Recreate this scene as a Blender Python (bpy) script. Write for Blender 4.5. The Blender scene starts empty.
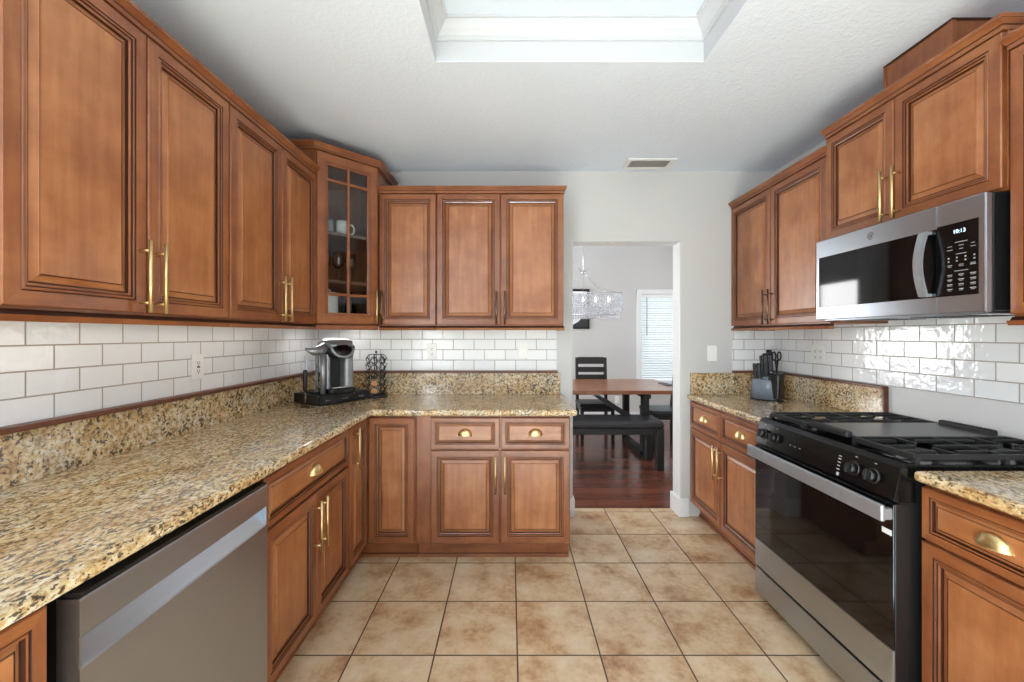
import bpy, bmesh, math, random
from mathutils import Vector, Matrix
random.seed(7)
PI = math.pi
C = bpy.context.scene.collection
SC = bpy.context.scene

# ------------------------------------------------------------------ camera, world, lights, exposure
H = 1.354                       # camera height
XL = -1.46                      # left wall
cam_d = bpy.data.cameras.new('camera'); cam = bpy.data.objects.new('camera', cam_d); C.objects.link(cam)
cam.location = (0, 0, H); cam.rotation_euler = (PI/2, 0, 0)
cam_d.sensor_width = 36; cam_d.lens = 410/1024*36
cam_d.shift_x = 2/1024; cam_d.shift_y = -6/1024
cam_d.clip_start = 0.02
SC.camera = cam
SC.view_settings.view_transform = 'Standard'; SC.view_settings.look = 'None'
SC.view_settings.gamma = 1; SC.view_settings.use_curve_mapping = False
SC.view_settings.exposure = 0.70

w = bpy.data.worlds.new('sky'); SC.world = w; w.use_nodes = True
w.node_tree.nodes['Background'].inputs[0].default_value = (0.86, 0.95, 1.0, 1)
w.node_tree.nodes['Background'].inputs[1].default_value = 0.8

def area(name, loc, rot, sx, sy, e, col=(1, 1, 1)):
    d = bpy.data.lights.new(name, 'AREA'); d.shape = 'RECTANGLE'; d.size = sx; d.size_y = sy
    d.energy = e; d.color = col
    o = bpy.data.objects.new(name, d); o.location = loc; o.rotation_euler = rot; C.objects.link(o)
    return o
# daylight through the windows behind the camera and in the dining room, plus added fill lamps
area('daylight_rear', (0.3, -2.36, 1.45), (PI/2, 0, PI), 2.7, 1.65, 80, (0.88, 0.95, 1.0))
area('ceiling_fill', (0.3, -2.30, 1.0), (PI/2+math.radians(62), 0, PI), 2.7, 0.8, 85, (0.80, 0.91, 1.0))  # added lamp tilted up from the rear window to brighten the ceiling
sd = bpy.data.lights.new('sun', 'SUN'); sd.energy = 49; sd.angle = math.radians(2); sd.color = (0.57, 0.80, 1.0)
so = bpy.data.objects.new('sun', sd); so.rotation_euler = (math.radians(51), 0, 0); C.objects.link(so)   # low sun added through the rear window; its floor bounce brightens the ceiling
area('daylight_side', (XL-0.02, -1.55, 1.25), (0, -PI/2, 0), 1.9, 1.2, 80, (0.88, 0.95, 1.0))
area('daylight_dining', (-1.52, 5.45, 1.45), (0, -PI/2, 0), 1.3, 1.5, 55, (0.98, 0.98, 0.97))
area('dining_fill_right', (3.15, 4.7, 1.6), (0, PI/2, 0), 1.5, 1.8, 17, (1.0, 0.98, 0.95))  # fill lamp added before a solid wall, no window there
area('under_cabinet_fill', (-1.20, 2.82, 1.405), (0, 0, PI/4), 0.30, 0.06, 0.55, (1.0, 0.98, 0.95))  # three unseen lamps without fixtures, added to brighten the splash tile
area('under_cabinet_fill_back', (-0.26, 2.92, 1.405), (0, 0, 0), 1.0, 0.05, 0.22, (1.0, 0.98, 0.95))
area('under_cabinet_fill_left', (-1.33, 1.65, 1.405), (0, 0, PI/2), 1.3, 0.05, 0.45, (1.0, 0.98, 0.95))

# ------------------------------------------------------------------ materials
def lin(r, g, b):
    f = lambda c: (c/255/12.92) if c/255 <= 0.04045 else ((c/255+0.055)/1.055)**2.4
    return (f(r), f(g), f(b), 1)
class N:
    def __init__(s, name):
        s.m = bpy.data.materials.new(name); s.m.use_nodes = True
        s.t = s.m.node_tree; s.b = s.t.nodes['Principled BSDF']
    def n(s, ty, **k):
        x = s.t.nodes.new(ty)
        for a, v in k.items():
            if a in x.inputs.keys(): x.inputs[a].default_value = v
            else: setattr(x, a, v)
        return x
    def l(s, a, b): s.t.links.new(a, b)
    def obj(s, scale=(1, 1, 1), rot=(0, 0, 0), loc=(0, 0, 0)):
        tc = s.n('ShaderNodeTexCoord'); mp = s.n('ShaderNodeMapping')
        mp.inputs['Scale'].default_value = scale; mp.inputs['Rotation'].default_value = rot; mp.inputs['Location'].default_value = loc
        s.l(tc.outputs['Object'], mp.inputs['Vector']); return mp.outputs['Vector']
    def noise(s, vec, scale, detail=4, rough=0.5):
        x = s.n('ShaderNodeTexNoise'); x.inputs['Scale'].default_value = scale
        x.inputs['Detail'].default_value = detail; x.inputs['Roughness'].default_value = rough
        if vec is not None: s.l(vec, x.inputs['Vector'])
        return x.outputs['Fac']
    def ramp(s, fac, stops, interp='LINEAR'):
        x = s.n('ShaderNodeValToRGB'); cr = x.color_ramp; cr.interpolation = interp
        while len(cr.elements) < len(stops): cr.elements.new(0.5)
        for e, (p, c) in zip(cr.elements, stops): e.position = p; e.color = c
        s.l(fac, x.inputs['Fac']); return x.outputs['Color']
    def mix(s, fac, a, b, mode='MIX'):
        x = s.n('ShaderNodeMix', data_type='RGBA', blend_type=mode)
        for sock, v in ((x.inputs[0], fac), (x.inputs[6], a), (x.inputs[7], b)):
            if hasattr(v, 'links'): s.l(v, sock)
            else: sock.default_value = v
        return x.outputs[2]
    def math(s, op, a, b=None):
        x = s.n('ShaderNodeMath', operation=op)
        for i, v in enumerate((a, b)):
            if v is None: continue
            if hasattr(v, 'links'): s.l(v, x.inputs[i])
            else: x.inputs[i].default_value = v
        return x.outputs[0]
    def bump(s, hgt, strength, dist=0.01):
        x = s.n('ShaderNodeBump'); x.inputs['Strength'].default_value = strength; x.inputs['Distance'].default_value = dist
        s.l(hgt, x.inputs['Height']); s.l(x.outputs['Normal'], s.b.inputs['Normal']); return x
    def col(s, c):
        if hasattr(c, 'links'): s.l(c, s.b.inputs['Base Color'])
        else: s.b.inputs['Base Color'].default_value = c
    def set(s, **k):
        for a, v in k.items(): s.b.inputs[a.replace('_', ' ')].default_value = v

W = (1, 1, 1, 1); K = (0, 0, 0, 1)
def plain(name, c, rough=0.5, metal=0.0, var=0.06, scale=30, bump=0.0, coat=0.0):
    n = N(name); v = n.obj()
    f = n.noise(v, scale, 3)
    d = tuple(x*(1-var) for x in c[:3])+(1,); e = tuple(min(1, x*(1+var)) for x in c[:3])+(1,)
    n.col(n.ramp(f, [(0.3, d), (0.7, e)])); n.set(Roughness=rough, Metallic=metal)
    if coat: n.set(Coat_Weight=coat, Coat_Roughness=0.1)
    if bump: n.bump(f, bump, 0.002)
    return n.m

WOOD_D, WOOD_M, WOOD_L = lin(118, 65, 35), lin(136, 79, 44), lin(153, 95, 55)
def wood(name, scale, cols=None):
    D_, M_, L_ = cols or (WOOD_D, WOOD_M, WOOD_L)
    n = N(name); v = n.obj(scale)
    oi = n.n('ShaderNodeObjectInfo')
    add = n.n('ShaderNodeVectorMath', operation='ADD'); n.l(v, add.inputs[0])
    sc = n.math('MULTIPLY', oi.outputs['Random'], 37.0)
    n.l(sc, add.inputs[1])
    grain = n.noise(add.outputs[0], 2.2, 6, 0.55)
    v2 = n.obj((1, 1, 1)); add2 = n.n('ShaderNodeVectorMath', operation='ADD'); n.l(v2, add2.inputs[0]); n.l(sc, add2.inputs[1])
    blot = n.noise(add2.outputs[0], 7, 4, 0.6)
    f = n.math('ADD', n.math('MULTIPLY', grain, 0.42), n.math('MULTIPLY', blot, 0.58))
    f = n.math('ADD', f, n.math('MULTIPLY', n.math('SUBTRACT', oi.outputs['Random'], 0.5), 0.06))
    n.col(n.ramp(f, [(0.36, D_), (0.5, M_), (0.63, L_)]))
    n.set(Roughness=0.34, Coat_Weight=0.25, Coat_Roughness=0.22)
    n.bump(grain, 0.06, 0.001)
    return n.m
M = {}
M['wood_v'] = wood('maple_vertical_grain', (16, 16, 1.3))
M['wood_h'] = wood('maple_horizontal_grain', (1.3, 16, 16))
M['glaze'] = plain('chocolate_glaze', lin(58, 25, 13), 0.45)
M['wood_in'] = plain('cabinet_interior', lin(96, 62, 42), 0.6)
PANEL_COLS = (lin(140, 83, 47), lin(159, 100, 59), lin(175, 116, 73))
M['panel_v'] = wood('maple_panel_vertical', (16, 16, 1.3), PANEL_COLS)
M['panel_h'] = wood('maple_panel_horizontal', (1.3, 16, 16), PANEL_COLS)
M['rail'] = wood('dark_stained_rail', (1.3, 16, 16), (lin(84, 44, 26), lin(104, 57, 35), lin(122, 70, 44)))
WM = [M['wood_v'], M['wood_h'], M['glaze'], M['panel_v'], M['panel_h']]

def granite(name, flow):
    n = N(name)
    v = n.obj((1, 0.6, 1) if flow else (0.65, 0.65, 0.65), (0, 0, math.radians(-38)) if flow else (0, 0, 0))
    big = n.noise(v, 9, 4, 0.6)
    med = n.noise(v, 85, 4, 0.62)
    fine = n.noise(v, 130, 3, 0.58)
    base = n.ramp(med, [(0.34, lin(146, 116, 84)), (0.43, lin(196, 170, 130)), (0.51, lin(222, 204, 170)), (0.60, lin(234, 224, 204)), (0.70, lin(236, 234, 228))])
    tint = n.ramp(big, [(0.36, lin(226, 200, 158)), (0.52, lin(250, 242, 226)), (0.66, lin(232, 234, 236))])
    c = n.mix(0.85, base, tint, 'MULTIPLY')
    c = n.mix(1.0, c, (0.95, 0.93, 0.90, 1), 'MULTIPLY')
    gold = n.ramp(n.noise(n.obj((1, 1, 1), (0, 0, 0), (3, 5, 1)), 70, 3, 0.6), [(0.56, K), (0.64, W)])
    c = n.mix(n.math('MULTIPLY', gold, 0.42), c, lin(176, 128, 68))
    clus = n.ramp(n.noise(v, 22, 3, 0.5), [(0.38, K), (0.62, W)])
    th = n.math('ADD', fine, n.math('MULTIPLY', n.math('SUBTRACT', 0.5, clus), 0.10))
    sp = n.ramp(th, [(0.405, W), (0.44, K)])
    c = n.mix(n.math('MULTIPLY', sp, 0.88), c, lin(50, 44, 40))
    grey = n.ramp(n.noise(n.obj((1, 1, 1), (0, 0, 0), (8, 2, 4)), 85, 3, 0.55), [(0.60, K), (0.66, W)])
    c = n.mix(n.math('MULTIPLY', grey, 0.6), c, lin(112, 96, 80))
    n.col(c); n.set(Roughness=0.16, Coat_Weight=0.35, Coat_Roughness=0.06)
    return n.m
M['granite_top'] = granite('granite_polished_slab', True)
M['granite_splash'] = granite('granite_splash_slab', False)

def subway(name, axis, u0):
    n = N(name); tc = n.n('ShaderNodeTexCoord'); sp = n.n('ShaderNodeSeparateXYZ'); n.l(tc.outputs['Object'], sp.inputs[0])
    cb = n.n('ShaderNodeCombineXYZ')
    n.l(n.math('SUBTRACT', sp.outputs[axis], u0-10*0.1545), cb.inputs[0]); n.l(n.math('SUBTRACT', sp.outputs[2], 1.09-8*0.0775), cb.inputs[1])
    br = n.n('ShaderNodeTexBrick'); n.l(cb.outputs[0], br.inputs['Vector'])
    br.offset = 0.5; br.offset_frequency = 2; br.squash = 1.0
    br.inputs['Scale'].default_value = 1; br.inputs['Brick Width'].default_value = 0.1545; br.inputs['Row Height'].default_value = 0.0775
    br.inputs['Mortar Size'].default_value = 0.0027; br.inputs['Mortar Smooth'].default_value = 0.25
    br.inputs['Color1'].default_value = lin(242, 243, 243); br.inputs['Color2'].default_value = lin(232, 234, 235)
    br.inputs['Mortar'].default_value = lin(172, 161, 151)
    n.col(br.outputs['Color'])
    nz = n.noise(n.obj((1, 1, 1)), 34, 2, 0.5); nz2 = n.noise(n.obj((1, 1, 1)), 9, 2, 0.5)
    hgt = n.math('ADD', n.math('MULTIPLY', nz, 0.5), n.math('MULTIPLY', nz2, 1.0))
    hgt = n.math('SUBTRACT', hgt, n.math('MULTIPLY', br.outputs['Fac'], 0.5))
    n.bump(hgt, 0.55, 0.006)
    n.l(n.ramp(br.outputs['Fac'], [(0, (0.09,)*3+(1,)), (1, (0.7,)*3+(1,))]), n.b.inputs['Roughness'])
    return n.m
M['tile_back'] = subway('white_subway_tile_back', 0, -0.808)
M['tile_left'] = subway('white_subway_tile_left', 1, 1.228)
M['tile_right'] = subway('white_subway_tile_right', 1, 1.97)

def floor_tile():
    n = N('beige_ceramic_floor_tile'); v = n.obj((1, 1, 1), (0, 0, 0), (-0.031+0.351*10, -1.733+0.351*12, 0))
    br = n.n('ShaderNodeTexBrick'); n.l(v, br.inputs['Vector']); br.offset = 0.0; br.squash = 1.0
    for a, x in (('Scale', 1), ('Brick Width', 0.351), ('Row Height', 0.351), ('Mortar Size', 0.0037), ('Mortar Smooth', 0.2)): br.inputs[a].default_value = x
    br.inputs['Color1'].default_value = (0.0, 0.0, 0.0, 1); br.inputs['Color2'].default_value = (1, 1, 1, 1); br.inputs['Mortar'].default_value = (0.5, 0.5, 0.5, 1)
    # cell-wise offset so that each tile has its own clouding
    off = n.n('ShaderNodeVectorMath', operation='SCALE'); n.l(br.outputs['Color'], off.inputs[0]); off.inputs['Scale'].default_value = 9
    ad = n.n('ShaderNodeVectorMath', operation='ADD'); n.l(v, ad.inputs[0]); n.l(off.outputs[0], ad.inputs[1])
    cl = n.noise(ad.outputs[0], 5.5, 6, 0.62); fi = n.noise(ad.outputs[0], 42, 5, 0.65)
    f = n.math('ADD', n.math('MULTIPLY', cl, 0.8), n.math('MULTIPLY', fi, 0.2))
    c = n.ramp(f, [(0.33, lin(156, 112, 78)), (0.43, lin(194, 158, 120)), (0.51, lin(212, 185, 150)), (0.66, lin(225, 207, 180))])
    tone = n.ramp(br.outputs['Color'], [(0, (0.93, 0.90, 0.87, 1)), (1, (1.03, 1.03, 1.04, 1))])
    c = n.mix(1.0, c, tone, 'MULTIPLY')
    n.col(n.mix(br.outputs['Fac'], c, lin(88, 69, 52)))
    n.l(n.ramp(br.outputs['Fac'], [(0, (0.30,)*3+(1,)), (1, (0.85,)*3+(1,))]), n.b.inputs['Roughness'])
    h = n.math('SUBTRACT', n.math('MULTIPLY', f, 0.25), br.outputs['Fac'])
    n.bump(h, 0.35, 0.004)
    return n.m
M['floor_tile'] = floor_tile()
def floor_wood():
    n = N('cherry_plank_floor'); v = n.obj()
    br = n.n('ShaderNodeTexBrick'); n.l(v, br.inputs['Vector']); br.offset = 0.37; br.offset_frequency = 2
    for a, x in (('Scale', 1), ('Brick Width', 1.1), ('Row Height', 0.125), ('Mortar Size', 0.0012), ('Mortar Smooth', 0.1)): br.inputs[a].default_value = x
    br.inputs['Color1'].default_value = lin(128, 78, 60); br.inputs['Color2'].default_value = lin(90, 53, 42); br.inputs['Mortar'].default_value = lin(30, 14, 10)
    g = n.noise(n.obj((1.5, 18, 1)), 3, 5, 0.6)
    c = n.mix(0.7, br.outputs['Color'], n.ramp(g, [(0.3, (0.55, 0.5, 0.5, 1)), (0.7, (1.25, 1.2, 1.15, 1))]), 'MULTIPLY')
    n.col(c); n.set(Roughness=0.22); n.bump(g, 0.08, 0.002)
    return n.m
M['floor_wood'] = floor_wood()
def plaster(name, c, scale, strength):
    n = N(name); v = n.obj(); a = n.noise(v, scale, 4, 0.6); b = n.noise(v, 2.0, 2)
    d = tuple(x*0.97 for x in c[:3])+(1,)
    n.col(n.ramp(b, [(0.3, d), (0.7, c)])); n.set(Roughness=0.75)
    n.bump(n.ramp(a, [(0.42, K), (0.62, W)]), strength, 0.004); return n.m
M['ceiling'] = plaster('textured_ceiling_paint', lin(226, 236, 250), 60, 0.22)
M['wall'] = plaster('light_grey_wall_paint', lin(203, 202, 200), 60, 0.08)
M['wall_range'] = plaster('skimmed_plaster_behind_range', lin(216, 214, 212), 14, 0.12)
M['white'] = plain('white_trim_paint', lin(228, 229, 230), 0.4, var=0.01)
M['tray_white'] = plain('white_tray_paint_dimmed', lin(200, 203, 208), 0.45, var=0.01)  # white trim darkened in colour to offset the strong light on the tray
M['plastic_w'] = plain('white_plastic', lin(238, 237, 233), 0.3, var=0.01)
M['black'] = plain('black_plastic', lin(22, 22, 23), 0.35)
M['black_matte'] = plain('black_matte_metal', lin(26, 26, 27), 0.6)
M['black_gloss'] = plain('black_glass', lin(9, 9, 10), 0.05, coat=0.0)
M['black_panel'] = plain('black_control_glass', lin(12, 12, 13), 0.16)
M['black_panel'].node_tree.nodes['Principled BSDF'].inputs['Specular IOR Level'].default_value = 0.25
M['iron'] = plain('cast_iron', lin(30, 30, 31), 0.55, bump=0.2, scale=200)
M['brass'] = plain('brushed_brass', lin(228, 203, 148), 0.34, 1.0)
M['chrome'] = plain('chrome', lin(220, 221, 223), 0.10, 1.0, var=0.01)
M['bronze_dim_brass'] = plain('nickel_bronze_dim_brass', lin(120, 108, 98), 0.3, 1.0)  # also brass pulls, darkened in colour for their dark reflections
def steel(name, sc, c=lin(180, 187, 196)):
    n = N(name); g = n.noise(n.obj(sc), 4, 3, 0.6)
    d = tuple(x*0.96 for x in c[:3])+(1,)
    n.col(n.ramp(g, [(0.3, d), (0.7, c)])); n.set(Metallic=1.0, Roughness=0.32)
    return n.m
M['steel'] = steel('brushed_stainless', (0.5, 25, 25))
M['steel_v'] = steel('brushed_stainless_vertical', (25, 25, 0.5))
M['griddle'] = plain('griddle_plate', lin(92, 93, 95), 0.3, 0.8)
M['grey_plastic'] = plain('slate_blue_plastic', lin(118, 129, 143), 0.25)
M['silver_paint'] = plain('silver_painted_plastic', lin(168, 171, 176), 0.28, 0.6)
M['leather'] = plain('charcoal_leather', lin(46, 46, 48), 0.42, bump=0.15, scale=120)
M['espresso'] = plain('espresso_painted_wood', lin(38, 36, 36), 0.4)
M['table_wood'] = wood('table_top_wood', (1.3, 16, 16))
M['ceramic_w'] = plain('white_ceramic', lin(232, 230, 226), 0.2, var=0.01)
M['ceramic_b'] = plain('grey_blue_ceramic', lin(120, 132, 146), 0.25)
M['lid'] = plain('orange_pod_lid', lin(226, 170, 112), 0.35)
M['paper'] = plain('pale_paper', lin(226, 226, 226), 0.6, var=0.02)
M['ink'] = plain('light_grey_print', lin(196, 198, 200), 0.5, var=0.01)
M['key_ink'] = plain('dim_key_print', lin(165, 167, 170), 0.5, var=0.01)
M['darkprint'] = plain('dark_print', lin(46, 46, 48), 0.5)
def emis(name, c, s):
    n = N(name); n.set(Emission_Strength=s); n.b.inputs['Emission Color'].default_value = c; n.col(c); return n.m
M['diffuser'] = emis('lamp_diffuser', (1, 0.98, 0.95, 1), 3)
M['bulb'] = emis('warm_bulb', (1, 0.93, 0.8, 1), 5)
M['led'] = emis('clock_digits', (0.55, 0.78, 1.0, 1), 1.2)
def thin_glass(name, tint=(0.95, 0.97, 0.97, 1), cap=1.0):
    n = N(name); t = n.t; out = t.nodes['Material Output']
    tr = n.n('ShaderNodeBsdfTransparent'); tr.inputs[0].default_value = tint
    gl = n.n('ShaderNodeBsdfGlossy'); gl.inputs['Roughness'].default_value = 0.03
    fr = n.n('ShaderNodeFresnel'); fr.inputs[0].default_value = 1.5
    mx = n.n('ShaderNodeMixShader'); n.l(n.math('MULTIPLY', fr.outputs[0], cap), mx.inputs[0]); n.l(tr.outputs[0], mx.inputs[1]); n.l(gl.outputs[0], mx.inputs[2])
    n.l(mx.outputs[0], out.inputs['Surface']); return n.m
M['glass'] = thin_glass('clear_glass')
M['glassware'] = thin_glass('drinking_glass', (0.95, 0.96, 0.97, 1), 1.3)
def crystal():
    n = N('cut_crystal'); out = n.t.nodes['Material Output']
    tr = n.n('ShaderNodeBsdfTransparent'); tr.inputs[0].default_value = (0.97, 0.98, 1, 1)
    n.col((0.93, 0.95, 0.97, 1)); n.set(Roughness=0.08, Coat_Weight=1.0)
    mx = n.n('ShaderNodeMixShader'); mx.inputs[0].default_value = 0.42
    n.l(tr.outputs[0], mx.inputs[1]); n.l(n.b.outputs[0], mx.inputs[2]); n.l(mx.outputs[0], out.inputs['Surface']); return n.m
M['crystal'] = crystal()
M['blind'] = plain('white_blind_slat', lin(240, 242, 243), 0.5, var=0.01)

# ------------------------------------------------------------------ mesh builder
class B:
    def __init__(s): s.bm = bmesh.new()
    def _new(s, fn, mat=0, mtx=None, smooth=False):
        t = bmesh.new(); fn(t)
        if mtx is not None: t.transform(mtx)
        for f in t.faces: f.material_index = mat if f.material_index == 0 else f.material_index; f.smooth = smooth
        me = bpy.data.meshes.new('tmp'); t.to_mesh(me); t.free(); s.bm.from_mesh(me); bpy.data.meshes.remove(me)
        return s
    def box(s, x0, x1, y0, y1, z0, z1, mat=0, bev=0.0, seg=2, mtx=None):
        def fn(t):
            bmesh.ops.create_cube(t, size=1, matrix=Matrix.Translation(((x0+x1)/2, (y0+y1)/2, (z0+z1)/2)) @ Matrix.Diagonal((abs(x1-x0), abs(y1-y0), abs(z1-z0), 1)))
            if bev: bmesh.ops.bevel(t, geom=t.edges[:], offset=min(bev, 0.45*min(abs(x1-x0), abs(y1-y0), abs(z1-z0))), segments=seg, affect='EDGES', profile=0.5)
        return s._new(fn, mat, mtx, False)
    def frus(s, r0, z0, r1, z1, mat=0):
        def fn(t):
            v = []
            for r, z in ((r0, z0), (r1, z1)):
                x0, x1, y0, y1 = r
                v += [t.verts.new(p) for p in ((x0, y0, z), (x1, y0, z), (x1, y1, z), (x0, y1, z))]
            for q in ((3, 2, 1, 0), (4, 5, 6, 7), (0, 1, 5, 4), (1, 2, 6, 5), (2, 3, 7, 6), (3, 0, 4, 7)): t.faces.new([v[i] for i in q])
        return s._new(fn, mat)
    def prism(s, poly, a0, a1, axis='z', mat=0, bev=0.0, seg=2, bevel_if=None):
        """extrude a polygon; axis z: poly (x,y); axis x: poly (y,z); axis y: poly (x,z)"""
        mk = {'z': lambda p, a: (p[0], p[1], a), 'x': lambda p, a: (a, p[0], p[1]), 'y': lambda p, a: (p[0], a, p[1])}[axis]
        def fn(t):
            b = [t.verts.new(mk(p, a0)) for p in poly]; u = [t.verts.new(mk(p, a1)) for p in poly]
            t.faces.new(b); t.faces.new(u[::-1]); n = len(poly)
            for i in range(n): t.faces.new((b[i], u[i], u[(i+1) % n], b[(i+1) % n]))
            bmesh.ops.recalc_face_normals(t, faces=t.faces[:])
            if bev:
                ed = [e for e in t.edges if bevel_if is None or bevel_if(e)]
                bmesh.ops.bevel(t, geom=ed, offset=bev, segments=seg, affect='EDGES', profile=0.5)
        return s._new(fn, mat)
    def cyl(s, p0, p1, r0, r1=None, seg=16, mat=0):
        r1 = r0 if r1 is None else r1
        p0, p1 = Vector(p0), Vector(p1); d = p1-p0
        mtx = Matrix.Translation((p0+p1)/2) @ d.to_track_quat('Z', 'Y').to_matrix().to_4x4()
        def fn(t):
            bmesh.ops.create_cone(t, cap_ends=True, segments=seg, radius1=r0, radius2=r1, depth=d.length)
        t = bmesh.new(); fn(t); t.transform(mtx)
        for f in t.faces: f.material_index = mat; f.smooth = len(f.verts) == 4
        me = bpy.data.meshes.new('tmp'); t.to_mesh(me); t.free(); s.bm.from_mesh(me); bpy.data.meshes.remove(me); return s
    def tube(s, pts, r, seg=8, mat=0, closed=False):
        pts = [Vector(p) for p in pts]; n = len(pts)
        def fn(t):
            rings = []
            up = Vector((0, 0, 1)); prev = None
            for i, p in enumerate(pts):
                a = pts[(i-1) % n] if (closed or i > 0) else p
                b = pts[(i+1) % n] if (closed or i < n-1) else p
                d = (b-a).normalized()
                if prev is None:
                    side = d.cross(up)
                    if side.length < 1e-3: side = d.cross(Vector((1, 0, 0)))
                else: side = prev - d*prev.dot(d)
                side.normalize(); prev = side; o = d.cross(side)
                rr = r[i] if isinstance(r, (list, tuple)) else r
                rings.append([t.verts.new(p + rr*(math.cos(2*PI*k/seg)*side + math.sin(2*PI*k/seg)*o)) for k in range(seg)])
            m = n if closed else n-1
            for i in range(m):
                A, Bq = rings[i], rings[(i+1) % n]
                for k in range(seg): t.faces.new((A[k], A[(k+1) % seg], Bq[(k+1) % seg], Bq[k]))
            if not closed: t.faces.new(rings[0][::-1]); t.faces.new(rings[-1])
            bmesh.ops.recalc_face_normals(t, faces=t.faces[:])
        return s._new(fn, mat, None, True)
    def lathe(s, prof, c=(0, 0, 0), seg=24, mat=0, sx=1.0, sy=1.0):
        def fn(t):
            rings = []
            for r, z in prof:
                if r < 1e-5: rings.append([t.verts.new((c[0], c[1], c[2]+z))])
                else: rings.append([t.verts.new((c[0]+sx*r*math.cos(2*PI*k/seg), c[1]+sy*r*math.sin(2*PI*k/seg), c[2]+z)) for k in range(seg)])
            for A, Q in zip(rings, rings[1:]):
                for k in range(seg):
                    k2 = (k+1) % seg
                    if len(A) == 1 and len(Q) == 1: continue
                    if len(A) == 1: t.faces.new((A[0], Q[k2], Q[k]))
                    elif len(Q) == 1: t.faces.new((A[k], A[k2], Q[0]))
                    else: t.faces.new((A[k], A[k2], Q[k2], Q[k]))
            bmesh.ops.recalc_face_normals(t, faces=t.faces[:])
        return s._new(fn, mat, None, True)
    def grid(s, fnp, nu, nv, mat=0):
        def fn(t):
            g = [[t.verts.new(fnp(i/nu, j/nv)) for j in range(nv+1)] for i in range(nu+1)]
            for i in range(nu):
                for j in range(nv): t.faces.new((g[i][j], g[i+1][j], g[i+1][j+1], g[i][j+1]))
        return s._new(fn, mat, None, True)
    def build(s, name, mats, parent=None, loc=(0, 0, 0), rot=0.0, label=None):
        me = bpy.data.meshes.new(name); s.bm.to_mesh(me); s.bm.free()
        for m in (mats if isinstance(mats, (list, tuple)) else [mats]): me.materials.append(m)
        o = bpy.data.objects.new(name, me); C.objects.link(o); o.location = loc; o.rotation_euler = (0, 0, rot)
        if parent is not None: o.parent = parent
        if label: o['label'] = label
        return o

def thing(name, label, cat, loc=(0, 0, 0), rot=0.0, group=None):
    o = bpy.data.objects.new(name, None); C.objects.link(o); o.empty_display_size = 0.05
    o.location = loc; o.rotation_euler = (0, 0, rot); return tag(o, label, cat, group)
def tag(o, label, cat, group=None):
    o['label'] = label; o['category'] = cat
    if group: o['group'] = group
    return o
def struct(b, name, mats, label=None, parent=None):
    o = b.build(name, mats, parent); o['kind'] = 'structure'
    if label: o['label'] = label
    return o
def dup(root, loc, rot, label=None, group=None):
    r = root.copy(); C.objects.link(r); r.location = loc; r.rotation_euler = (0, 0, rot)
    if label: r['label'] = label
    if group: r['group'] = group
    for ch in list(root.children):
        c = ch.copy(); C.objects.link(c); c.parent = r
        for g in list(ch.children):
            d = g.copy(); C.objects.link(d); d.parent = c
    return r
def text_mesh(txt, size, name, mat, parent, mtx):
    cu = bpy.data.curves.new('t', 'FONT'); cu.body = txt; cu.size = size; cu.align_x = 'CENTER'; cu.align_y = 'CENTER'; cu.extrude = 0.0003
    ob = bpy.data.objects.new('t', cu); C.objects.link(ob); bpy.context.view_layer.update()
    me = bpy.data.meshes.new_from_object(ob.evaluated_get(bpy.context.evaluated_depsgraph_get()))
    bpy.data.objects.remove(ob); bpy.data.curves.remove(cu)
    me.transform(mtx); me.materials.clear(); me.materials.append(mat); me.name = name
    o = bpy.data.objects.new(name, me); C.objects.link(o); o.parent = parent; return o

# ------------------------------------------------------------------ room shell
XL, XR, YB, ZC = -1.46, 1.977, 3.06, 2.575
YD, ZD, TH = 6.5, 3.0, 0.145
DX0, DX1, DZ = 0.47, 1.269, 2.048
struct(B().box(XL-0.1, XR+0.1, -2.5, YB+TH, -0.05, 0), 'floor', M['floor_tile'], 'beige ceramic tile floor with brown grout')
struct(B().box(-1.5, 3.2, YB+TH, YD+0.1, -0.05, 0), 'floor_dining', M['floor_wood'], 'dark reddish wood plank floor of the dining room')
struct(B().box(XL-0.1, XL, -0.9, YB+TH, 0, ZC).box(XL-0.1, XL, -2.5, -2.2, 0, ZC).box(XL-0.1, XL, -2.2, -0.9, 0, 0.25).box(XL-0.1, XL, -2.2, -0.9, 2.25, ZC), 'wall_left', M['wall'])
struct(B().box(XR, XR+0.1, -0.9, YB+TH, 0, ZC).box(XR, XR+0.1, -2.5, -2.2, 0, ZC).box(XR, XR+0.1, -2.2, -0.9, 0, 0.25).box(XR, XR+0.1, -2.2, -0.9, 2.25, ZC), 'wall_right', M['wall'])  # opening behind the camera added to let in fill light
poly = [(XL, 0), (DX0, 0), (DX0, DZ), (DX1, DZ), (DX1, 0), (XR, 0), (XR, ZD), (XL, ZD)]
def opening_edge(e):
    a, b = e.verts[0].co, e.verts[1].co
    inx = lambda p: DX0-1e-4 < p.x < DX1+1e-4 and p.z < DZ+1e-4
    same = abs(a.y-b.y) < 1e-5
    return same and inx(a) and inx(b) and not (abs(a.z) < 1e-5 and abs(b.z) < 1e-5)
struct(B().prism(poly, YB, YB+TH, 'y', 0, 0.012, 3, opening_edge), 'wall_back', [M['wall'], M['white']], 'light grey wall with the doorway to the dining room')
for p_ in bpy.data.objects['wall_back'].data.polygons:
    c_ = p_.center
    if YB+0.004 < c_.y < YB+TH-0.004 and DX0-0.013 < c_.x < DX1+0.013 and c_.z < DZ+0.013 and c_.z > 0.001: p_.material_index = 1
# wall behind the camera with a wide window
bw = B()
bw.box(XL, XR, -2.5, -2.4, 0, 0.6).box(XL, XR, -2.5, -2.4, 2.3, ZC).box(XL, -1.1, -2.5, -2.4, 0.6, 2.3).box(1.7, XR, -2.5, -2.4, 0.6, 2.3)
struct(bw, 'wall_rear', M['wall'])
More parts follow.
